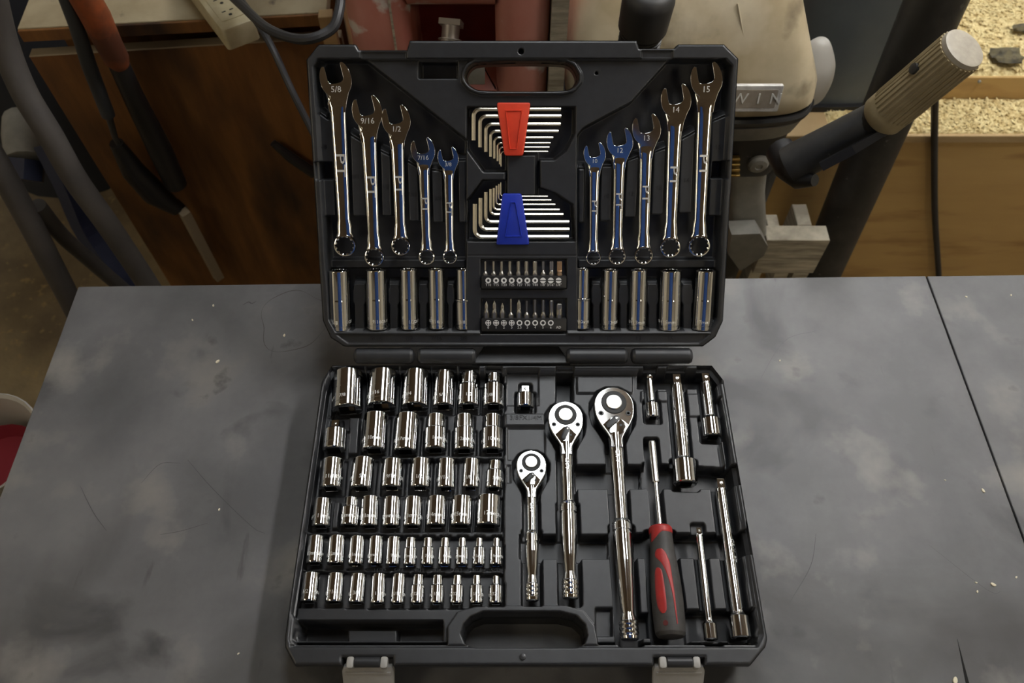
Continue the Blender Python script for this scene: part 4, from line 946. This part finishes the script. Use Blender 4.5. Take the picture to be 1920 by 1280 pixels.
add('black_head', tube([yoff(218, 268, .044), yoff(250, 320, .04), yoff(290, 362, .038), yoff(332, 392, .035)], [.012, .021, .024, .014], 14), BLACK)
W('dark_pry_bar', tube([yoff(512, 268, .012), yoff(545, 295, .014), yoff(590, 325, .016)], [.007, .010, .011], 10), BLACK, 'short black bar on the brown panel beside the tool case lid', 'bar')
a, b = yoff(345, 397, .045), yoff(410, 520, .03)
W('wood_strip', tube([a, b], .0125, 4), PLYE, 'pale narrow wood strip leaning on the lower brown cabinet panel', 'wood strip', smooth=0)
W('black_strap', tube(catmull([yoff(300, 365, .03), yoff(340, 385, .028), yoff(372, 440, .02), yoff(410, 520, .016)], 5), .006, 8), BLACK, 'thin black rod hanging beside the pale wood strip', 'rod')

# --- tubular frame, left
e, add = G('tubular_frame', Py(160, 420, .35), 'dusty grey tubular frame standing to the left of the bench', 'frame')
add('tube', tube(catmull([Py(-20, -30, .52), Py(8, 80, .50), Py(45, 172, .47), Py(95, 255, .44), Py(142, 337, .42), Py(205, 425, .40), Py(285, 545, .38), Py(345, 640, .36)], 6), .0185, 16), GREYTUBE)
add('tube', tube(catmull([Py(-40, 250, .44), Py(8, 330, .42), Py(55, 415, .40), Py(98, 498, .38), Py(150, 600, .36), Py(190, 690, .34)], 6), .0185, 16), GREYTUBE)
add('tube', tube(catmull([Py(70, 385, .42), Py(115, 440, .43), Py(165, 485, .45), Py(235, 545, .47), Py(300, 600, .48)], 6), .0135, 14), GREYTUBE)
W('blue_strap', tube(catmull([Py(85, 270, .62), Py(125, 350, .58), Py(165, 440, .55), Py(240, 540, .50), Py(300, 640, .48)], 5), .021, 4), BLUEK, 'dark blue strap hanging behind the grey tubular frame', 'strap', smooth=0)
e, add = G('floor_clamp', Py(45, 335, .62), 'dusty blue and grey plastic clamp lying beyond the tubular frame', 'clamp')
add('blue_jaw', tube([Py(48, 338, .60), Py(50, 300, .63)], [.032, .034], 6), BLUEK)
add('grey_body', tube([Py(50, 302, .63), Py(46, 255, .68), Py(38, 220, .72)], [.036, .038, .03], 12), ALU)
W('dark_sack', loft([[(c[0] + rr * math.cos(t) * (1 + .1 * math.sin(3 * t)), c[1] + rr * .8 * math.sin(t), zz) for t in np.linspace(0, 2 * math.pi, 20, endpoint=False)] for c, rr, zz in ((Py(-10, 40, 1.15), .20, ZF), (Py(-10, 40, 1.15), .17, ZF + .2), (Py(-10, 40, 1.15), .17, ZF + .5), (Py(-10, 40, 1.15), .1, ZF + .62))]), mat('dark_blue_cloth', (.018, .02, .026), .9), 'dark blue-grey cloth sack standing in the far left corner', 'sack')

# --- bucket beside the bench, bottom left
c = Pz(-42, 838, -.20)
e, add = G('plastic_bucket', (c[0], c[1], ZF), 'milky white plastic bucket beside the left edge of the bench', 'bucket')
add('bucket_wall', xf(lathe([(ZF, .055), (-.20, .080), (-.196, .083), (-.194, .081), (-.2, .077), (ZF + .01, .052)], 32, 'Z'), T(c[0], c[1], 0)), JUG)
W('red_cup', xf(lathe([(ZF + .012, .045), (-.26, .062), (-.25, .06), (-.27, .05)], 24, 'Z'), T(c[0], c[1], 0)), mat('dark_red_plastic', (.20, .01, .02), .5), 'dark red plastic cup inside the white bucket', 'cup')

# --- red machine housing
xl, xr = Py(652, 60, .47)[0], Py(1032, 60, .47)[0]; ya = .47
e, add = G('red_machine', ((xl + xr) / 2, ya + .15, ZF), 'faded red enamelled machine housing behind the top of the case lid', 'machine')
pz0, pz1 = Py(800, 72, ya)[2] - .09, Py(800, 20, ya)[2]; ux0, ux1 = Py(768, 45, ya)[0], Py(928, 45, ya)[0]
top = .30
def rb(x0, x1, y0, y1, z0, z1, r, m=None): return prism(rpoly(x0, x1, y0, y1, r), z0, z1, .004)
add('housing_side', rb(xl, ux0, ya, ya + .3, -.45, top, .02), REDMET, smooth=40)
add('housing_side', rb(ux1, xr, ya - .006, ya + .3, -.45, top, .028), REDMET, smooth=40)
add('housing_top', rb(ux0 - .002, ux1 + .002, ya + .004, ya + .3, pz1 + .03, top, .002), REDMET, smooth=40)
add('housing_front', rb(ux0 - .002, ux1 + .002, ya + .004, ya + .3, -.45, pz0 , .002), REDMET, smooth=40)
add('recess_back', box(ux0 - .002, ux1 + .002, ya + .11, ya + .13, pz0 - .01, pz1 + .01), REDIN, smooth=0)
add('recess_lip', xf(lathe([(ux0 - .001, .034), (ux1 + .001, .034)], 32, 'X'), T(0, ya + .03, pz1 + .03)), REDMET)
sm_x = Py(735, 40, ya)[0]; add('seam', box(sm_x - .0015, sm_x + .0015, ya - .0012, ya + .01, -.45, top - .01), GREYWOOD, smooth=0)
a, b = Py(842, 95, ya + .01), Py(846, 44, ya + .035)
SPD = mat('worn_steel', (.45, .42, .40), .45, .6); add('spindle', tube([a, b], .0125, 14), SPD); add('spindle_collar', tube([b - (b - a) * .1, b + (b - a) * .12], .021, 4, ph=math.pi / 4), SPD, smooth=0); add('spindle_ring', tube([a * .62 + b * .38, a * .58 + b * .42], .0165, 14), SPD)
add('machine_foot', rb(xl + .03, xr - .03, ya + .04, ya + .26, ZF, -.44, .02), DARKSTEEL, smooth=40)
x0, x1 = Py(1033, 60, .46)[0], Py(1064, 60, .46)[0]
W('wooden_post', box(x0, x1, .462, .51, ZF, .32, .002), GREYWOOD, 'pale wooden post between the red machine and the cream motor cover', 'post', smooth=0)
a = Py(878, 128, .45); W('grey_bracket', xf(box(-.012, .022, 0, .016, -.03, .012, .003), T(*a)), ALU, 'small grey metal bracket seen through the lid handle opening', 'bracket')

# --- outboard motor: cream cover, dark mount, tiller
e, add = G('outboard_motor', (Py(1300, 150, .55)[0], .58, ZF + .2), 'old outboard motor with a dirty cream cover and tiller arm, behind the lid', 'outboard motor')
xl, xr = Py(1064, 150, .47)[0], Py(1536, 195, .47)[0]; zb = Py(1400, 218, .45)[2]
def sect(z, xa, xb, y0, y1, p=.42, n=48):
    cx, cy, hx, hy_ = (xa + xb) / 2, (y0 + y1) / 2, (xb - xa) / 2, (y1 - y0) / 2
    return [(cx + hx * math.copysign(abs(math.cos(t)) ** p, math.cos(t)), cy + hy_ * math.copysign(abs(math.sin(t)) ** p, math.sin(t)), z) for t in np.linspace(0, 2 * math.pi, n, endpoint=False)]
secs = [sect(zb, xl + .004, xr - .004, .448, .66), sect(zb + .006, xl, xr, .445, .663), sect(zb + .03, xl + .001, xr - .003, .45, .66), sect(zb + .07, xl + .004, xr - .022, .462, .655), sect(zb + .12, xl + .008, xr - .045, .48, .65), sect(zb + .17, xl + .014, xr - .068, .50, .64), sect(zb + .21, xl + .03, xr - .09, .53, .63), sect(zb + .235, xl + .07, xr - .13, .56, .62)]
add('cover', loft(secs), COWL, smooth=45)
add('rubber_seal', loft([sect(zb - .016, xl - .001, xr + .001, .443, .666), sect(zb - .006, xl - .004, xr + .003, .440, .668), sect(zb - .002, xl - .002, xr, .443, .666)]), BLACK, smooth=45)
add('lower_band', loft([sect(zb - .045, xl + .01, xr - .012, .446, .655), sect(zb - .018, xl + .004, xr - .004, .442, .66)]), ALU, smooth=45)
add('crease', tube(catmull([np.array([Py(1432, 140, .452)[0], .461, zb + .055]), np.array([Py(1415, 60, .46)[0], .475, zb + .10]), np.array([Py(1395, 0, .47)[0], .492, zb + .155])], 6), .0012, 8), COWL)
pc = Py(1400, 178, .448); wpl = Py(1463, 178, .448)[0]; zt, zl = Py(1425, 152, .455)[2], Py(1425, 200, .449)[2]
pl = add('name_plate', xf(prism(rpoly(pc[0] - .07, wpl, 0, zt - zl, .002), 0, .006, .001), T(0, .4425, zl) @ Rx(math.radians(78))), PLATE, smooth=0)
frame_in = rpoly(pc[0] - .064, wpl - .0065, .0065, zt - zl - .0065, .001)
sunk = add('plate_panel', xf(prism(frame_in, .006, .0064), T(0, .4425, zl) @ Rx(math.radians(78))), mat('dull_plate_field', (.36, .31, .25), .5, .1, noise=(60, (.28, .24, .19), .4, .7)), smooth=0)
tw = solid(text2d('W  I  N', .0225), .0008)
add('plate_lettering', xf(tw, T(0, .4425, zl) @ Rx(math.radians(78)) @ T(Py(1417, 178, .448)[0], (zt - zl) / 2, .0064)), mat('white_plate_letters', (.75, .74, .70), .4), smooth=0)
# mount under the cover
add('mount_block', loft([sect(zb - .145, Py(1340, 330, .46)[0], Py(1462, 330, .46)[0], .47, .6, .5), sect(zb - .13, Py(1335, 320, .46)[0], Py(1468, 320, .46)[0], .465, .62, .5), sect(zb - .05, Py(1335, 270, .46)[0], Py(1490, 270, .46)[0], .46, .66, .5)]), DARKSTEEL, smooth=45)
k = Py(1424, 318, .448); add('bolt', xf(lathe([(0, .017), (.010, .0165), (.014, .013), (.015, .006), (.013, .005), (.013, .0003)], 24, 'Z'), T(k[0], .468, k[2]) @ Rx(math.radians(90))), ALU)
for j in range(4): q = Py(1380, 298 + j * 10, .455); add('brass_rib', box(q[0] - .012, q[0] + .006, .452, .462, q[2] - .0022, q[2] + .0022, .001), mat('dull_brass', (.35, .22, .06), .4, .8), smooth=0)
# tiller
a0, a1 = Pd(1500, 300, 1.045), Pd(1650, 219, .985)
add('tiller_arm', tube([a0 + (a0 - a1) * .15, a0, a0 * .6 + a1 * .4, a1], [.026, .0265, .0245, .0225], 18), DARKSTEEL)
add('tiller_bracket', tube([Pd(1462, 280, 1.09), Pd(1482, 312, 1.07), Pd(1500, 336, 1.05), Pd(1528, 338, 1.03)], [.020, .022, .014, .008], 12), BLACK)
add('tiller_channel', tube([Pd(1540, 312, 1.0), Pd(1600, 280, .98), Pd(1665, 243, .965)], [.008, .008, .006], 4), BLACK, smooth=0)
g0, g1 = Pd(1652, 220, .975), Pd(1806, 92, .86); ax = (g1 - g0) / np.linalg.norm(g1 - g0)
add('grip_neck', tube([g0 - ax * .012, g0 + ax * .004], [.0215, .0225], 20), BLACK)
gr = add('tiller_grip', tube([g0, g0 + ax * .004, g0 + ax * .018, g0 + ax * .02, g1 - ax * .004, g1], [.025, .0275, .0275, .0265, .0255, .0235], 112, 'o'), GRIPB, smooth=50)
up_ = np.array([0, 0, 1.0]); up_ = up_ - ax * np.dot(up_, ax); up_ /= np.linalg.norm(up_); sd_ = np.cross(ax, up_)
for j in range(28):
    t = 2 * math.pi * j / 28; o_ = (up_ * math.cos(t) + sd_ * math.sin(t))
    add('grip_flute', tube([g0 + ax * .022 + o_ * .0262, g1 - ax * .004 + o_ * .0253], .0019, 6), GRIPB)
add('grip_cap_dimple', tube([g1 + ax * .0020, g1 + ax * .0026], [.0125, .0115], 24), mat('cap_dimple', (.30, .27, .22), .5))
add('grip_cap', tube([g1 - ax * .003, g1 + ax * .002, g1 + ax * .0032, g1 + ax * .0022], [.0255, .0245, .0215, .0205], 40), mat('worn_pale_cap', (.40, .36, .29), .5, noise=(50, (.28, .25, .2), .35, .7)), smooth=50)
sp = g0 * .33 + g1 * .67; cdir = (CAM - sp) / np.linalg.norm(CAM - sp); cdir -= ax * np.dot(cdir, ax); cdir /= np.linalg.norm(cdir)
cdir = cdir * math.cos(.75) + np.cross(ax, cdir) * math.sin(.75) * (1 if np.cross(ax, cdir)[2] > 0 else -1)
add('grip_screw', tube([sp + cdir * .025, sp + cdir * .0292, sp + cdir * .0298], [.0065, .0062, .004], 14), DARKSTEEL)
# clamp and leg under the mount
add('swivel_bracket', loft([sect(zb - .30, Py(1365, 470, .46)[0], Py(1436, 470, .46)[0], .47, .56, .4), sect(zb - .2, Py(1355, 410, .47)[0], Py(1425, 410, .47)[0], .475, .56, .4), sect(zb - .14, Py(1350, 380, .48)[0], Py(1420, 380, .48)[0], .48, .58, .4)]), ALU, smooth=40)
cl = [Py(u, v, .43) for u, v in ((1372, 440), (1425, 438), (1440, 462), (1432, 480), (1388, 508), (1366, 478))]
cl2 = [c + np.array([0, .04, -.01]) for c in cl]; add('clamp_pad', loft([cl, cl2]), ALU, smooth=0)
add('drive_leg', rb(Py(1330, 500, .5)[0], Py(1395, 500, .5)[0], .5, .58, ZF + .02, zb - .12, .02), DARKSTEEL, smooth=40)
add('skeg_plate', rb(Py(1300, 500, .5)[0], Py(1420, 500, .5)[0], .46, .66, ZF + .18, ZF + .20, .01), DARKSTEEL, smooth=40)
e['label'] = 'old outboard motor with a dirty cream cover and fluted tiller grip, behind the lid'
# second ribbed grip poking over the lid
h0, h1 = Pd(1183, 150, 1.0), Pd(1221, -22, .87); ax = (h1 - h0) / np.linalg.norm(h1 - h0); Lh = np.linalg.norm(h1 - h0)
e, add = G('handlebar_grip', h0, 'black ribbed rubber hand grip poking up between lid and cream cover', 'grip')
add('rubber_sleeve', tube([h0 + ax * t * Lh for t in (0, .56, .60, .62, .9, .97, 1.0, 1.02)], [.021, .0225, .024, .029, .030, .027, .020, .008], 28), mat('black_rubber', (.022, .021, .020), .5), smooth=50)
for j in range(7):
    t = .30 + j * .045; q = h0 + ax * t * Lh; add('rubber_rib', tube([q - ax * .0022, q - ax * .001, q + ax * .001, q + ax * .0022], [.022, .0258, .0258, .022], 26), mat('black_rubber', (.022, .021, .020), .5), smooth=50)
add('handle_bar', tube([h0 - ax * .06, h0 + ax * .02], .012, 14), DARKSTEEL)

# --- wooden stand blocks under the motor
e, add = G('motor_stand', (Py(1480, 490, .47)[0], .52, ZF), 'weathered wooden stand of short beams under the outboard motor', 'stand')
xa, xb = Py(1425, 480, .47)[0], Py(1541, 480, .47)[0]; zt = Py(1480, 450, .47)[2]
add('beam', box(xa, xb, .47, .505, zt - .10, zt, .002), GREYWOOD, smooth=0)
xa, xb = Py(1485, 430, .52)[0], Py(1512, 430, .52)[0]; add('beam', box(xa, xb, .508, .56, zt - .2, Py(1490, 405, .53)[2], .002), GREYWOOD, smooth=0)
xa, xb = Py(1420, 500, .49)[0], Py(1442, 500, .49)[0]; add('post', box(xa, xb, .508, .545, ZF, zt - .015, .002), GREYWOOD, smooth=0)
xa = Py(1505, 500, .49)[0]; add('post', box(xa, xa + .03, .508, .545, ZF, zt - .12, .002), GREYWOOD, smooth=0)

# --- dark steel stand leg, right
a, b = Py(1772, -40, .575), Py(1524, 540, .565); d = (b - a) / (b - a)[2]
W('steel_leg', tube([a - d * -.2, a, b, b + d * (ZF - b[2])], .0425, 24), DARKSTEEL, 'thick slanting black steel leg in front of the sawdust-covered bench', 'steel leg')
# --- tan bench with sawdust, right
zl = -.22; f0, f1 = Pz(1395, 252, zl), Pz(2050, 248, zl) + np.array([.45, 0, 0]); bk = Pz(1850, 187, zl)[1]
e, add = G('sawdust_bench', ((f0[0] + f1[0]) / 2, bk, ZF), 'tan panelled bench covered with sawdust on its ledge and top, right', 'bench')
add('front_panel', box(f0[0], f1[0], f0[1], f0[1] + .02, ZF, zl - .004, .002), PINE, smooth=0)
add('ledge', box(f0[0], f1[0], f0[1] - .004, bk + .03, zl - .018, zl, .002), PINE2, smooth=0)
zu = Py(1850, 145, bk)[2]; bx0 = Pz(1752, 165, zl)[0]
add('upright_board', box(bx0, f1[0], bk, bk + .03, zl, zu, .002), PINE, smooth=0)
add('top_board', box(bx0, f1[0], bk + .002, bk + .75, zu - .02, zu - .001), PINE2, smooth=0)
for u in (1705, 1895): q = Py(u, 259, f0[1] - .002); add('mortise', box(q[0] - .007, q[0] + .007, f0[1] - .0006, f0[1] + .004, q[2] - .004, q[2] + .004), SOOT, smooth=0)
q = Py(1836, 152, bk - .001); add('nail', xf(lathe([(0, .003), (.003, .003), (.004, .002)], 10, 'Z'), T(*q) @ Rx(math.radians(90))), ALU)
def dust(name, x0, x1, y0, y1, z, label, n, amp):
    nx, ny = 110, 60; V, Fc = [], []
    gx, gy = np.meshgrid(np.linspace(x0, x1, nx), np.linspace(y0, y1, ny))
    h = np.zeros_like(gx)
    for k in range(26):
        fx, fy, ph = np.random.uniform(10, 140), np.random.uniform(10, 140), np.random.uniform(0, 6.28); h += np.sin(gx * fx + gy * fy * random.choice((-1, 1)) + ph) * 7 / (fx + fy)
    h = z + amp * (.6 + .4 * h) + np.random.uniform(0, .0012, h.shape); h = np.maximum(h, z + .0006)
    h[0, :] = h[-1, :] = z; h[:, 0] = h[:, -1] = z
    V = np.column_stack([gx.ravel(), gy.ravel(), h.ravel()]).tolist()
    Fc = [(j * nx + i, j * nx + i + 1, (j + 1) * nx + i + 1, (j + 1) * nx + i) for j in range(ny - 1) for i in range(nx - 1)]
    for k in range(n):
        x, y = random.uniform(x0 + .004, x1 - .004), random.uniform(y0 + .004, y1 - .004)
        zz = h[min(ny - 1, int((y - y0) / (y1 - y0) * (ny - 1) + .5)), min(nx - 1, int((x - x0) / (x1 - x0) * (nx - 1) + .5))] + .0006
        a = random.uniform(0, 6.28); l, w_ = random.uniform(.002, .0062), random.uniform(.001, .0026); c, s_ = math.cos(a), math.sin(a); t = random.uniform(-.001, .0045); m_ = len(V)
        V += [(x - l * c - w_ * s_, y - l * s_ + w_ * c, zz), (x - l * c + w_ * s_, y - l * s_ - w_ * c, zz), (x + w_ * s_, y - w_ * c, zz + .0012), (x - w_ * s_, y + w_ * c, zz + .0012), (x + l * c + w_ * s_, y + l * s_ - w_ * c, zz + t), (x + l * c - w_ * s_, y + l * s_ + w_ * c, zz + t)]
        Fc += [(m_, m_ + 1, m_ + 2, m_ + 3), (m_ + 3, m_ + 2, m_ + 4, m_ + 5)]
    o = W(name, (V, Fc), SAWD, label, 'sawdust', org=[(x0 + x1) / 2, (y0 + y1) / 2, z], smooth=0); o['kind'] = 'stuff'
dust('sawdust', f0[0] + .16, f1[0], f0[1] + .002, bk - .001, zl, 'pale sawdust spread along the lower ledge of the tan bench', 5500, .004)
dust('sawdust', bx0, f1[0], bk + .004, bk + .74, zu, 'deep pale sawdust heaped over the top of the tan bench', 12000, .016)
BARK = mat('grey_bark', (0.13, 0.11, 0.06), 0.9, noise=(60, (0.05, 0.045, 0.035), 0.4, 0.65))
def lump(c, r, sy, sz, label):
    bm = bmesh.new(); bmesh.ops.create_icosphere(bm, subdivisions=2, radius=r)
    for v in bm.verts: v.co *= 1 + .35 * math.sin(v.co.x / r * 4 + r * 900) * math.cos(v.co.y / r * 5); v.co.y *= sy; v.co.z *= sz
    vf = ([tuple(v.co + Vector(c)) for v in bm.verts], [tuple(v.index for v in f.verts) for f in bm.faces]); bm.free()
    W('bark_piece', vf, BARK, label, 'bark', smooth=0)
lump(Pz(1886, 104, zu + .022), .030, .7, .35, 'larger grey bark piece lying on the deep sawdust')
lump(Pz(1914, 52, zu + .020), .017, .6, .4, 'small dark bark piece at the right edge of the sawdust')
cp = catmull([Py(1753, 180, f0[1] - .05), Py(1752, 260, f0[1] - .012), Py(1753, 400, f0[1] - .012), Py(1760, 515, f0[1] - .014), Py(1764, 600, f0[1] - .014)], 8)
W('hanging_cable', tube(cp, .0062, 10), CORD, 'thin dark cable hanging down the tan bench panel, right', 'cable')
# --- slate bin and milky jug
c0 = Pz(1570, 212, zl); x0, x1 = Py(1490, 110, c0[1])[0], Py(1725, 110, c0[1])[0]
e, add = G('storage_bin', ((x0 + x1) / 2, c0[1] + .15, zl), 'slate grey plastic bin standing behind the cream motor cover', 'bin')
add('bin_wall', loft([sect(zl, x0 + .0, x1 - .03, c0[1] + .012, c0[1] + .32, .3), sect(zl + .30, x0 - .02, x1 + .035, c0[1] + .012, c0[1] + .36, .3)]), BINM, smooth=30)
add('bin_foot', loft([sect(zl + .0005, x0 - .01, x1 - .02, c0[1] + .002, c0[1] + .33, .3), sect(zl + .012, x0 - .012, x1 - .02, c0[1] + .002, c0[1] + .33, .3)]), BLACK, smooth=30)
c0 = Pd(1522, 128, 1.26)
e, add = G('milky_jug', (c0[0], c0[1], c0[2] - .08), 'milky plastic jug peeking out right of the cream motor cover', 'jug')
add('jug_body', xf(lathe([tuple(q) for q in catmull([(-.055, .022), (-.048, .034), (-.02, .038), (.01, .034), (.035, .022), (.05, .012), (.056, .003)], 5)], 28, 'Z'), T(*c0)), JUG, smooth=60)

# --- unseen blue stand-in for clothes behind the camera, added for the lid's reflections
CL = mat('stand_in_blue_cloth', (0.012, 0.055, 0.20), 0.85, noise=(12, (0.010, 0.042, 0.16), .35, .65))
jc = np.array([.05, -.80, .90])
e, add = G('clothing_stand_in', (jc[0], jc[1], jc[2] - .35), 'unseen blue stand-in for clothes behind the camera, added for the blue glint in chrome', 'stand-in')
def jring(z, hx, hy_): return [(jc[0] + hx * math.cos(t) * (1 + .04 * math.sin(5 * t)), jc[1] + hy_ * math.sin(t), jc[2] + z) for t in np.linspace(0, 2 * math.pi, 28, endpoint=False)]
add('stand_in_body', loft([jring(-.65, .29, .10), jring(-.1, .30, .11), jring(.18, .33, .10), jring(.29, .29, .08), jring(.36, .10, .05)]), CL, smooth=60)
for sx in (-1, 1): add('sleeve', tube([jc + [sx * .2, -.02, .22], jc + [sx * .30, -.03, -.05], jc + [sx * .31, -.02, -.35]], [.07, .06, .045], 14), CL, smooth=60)
add('hanger', tube([jc + [0, 0, .30], np.array([jc[0], jc[1], ZC])], .003, 8), DARKSTEEL)

# --- wood chips on the bench
CHIP = mat('pale_wood_chip', (0.72, 0.66, 0.50), 0.8)
for k, (u, v, sz) in enumerate(((408,678,4.5),(400,573,3),(533,629,3.5),(361,600,2.5),(1843,920,4),(1862,1096,4.5),(1905,1082,2.5),(1832,1109,2.5),(1830,1092,2.2),(1790,1276,6),(1812,556,2.5),(1896,553,2.5),(1462,676,2.2),(411,955,2.5),(447,1225,2),(1772,900,1.8))):
    p = Pz(u, v, 0); s = sz * .00055; a = random.uniform(0, 3)
    o = mesh_obj('wood_chip', prism(chaikin([(-s * 1.3, -s * .5), (s * .6, -s * .7), (s * 1.4, s * .2), (-s * .4, s * .8)], 1, True), 0, s * .5, s * .15), CHIP); o.matrix_world = T(p[0], p[1], .0001 if u < 1735 + (v - 512) * .442 else -.0005) @ Rz(a)
    tag(o, 'tiny pale wood chip lying on the grey bench slab', 'wood chip', 'wood chips on the bench')
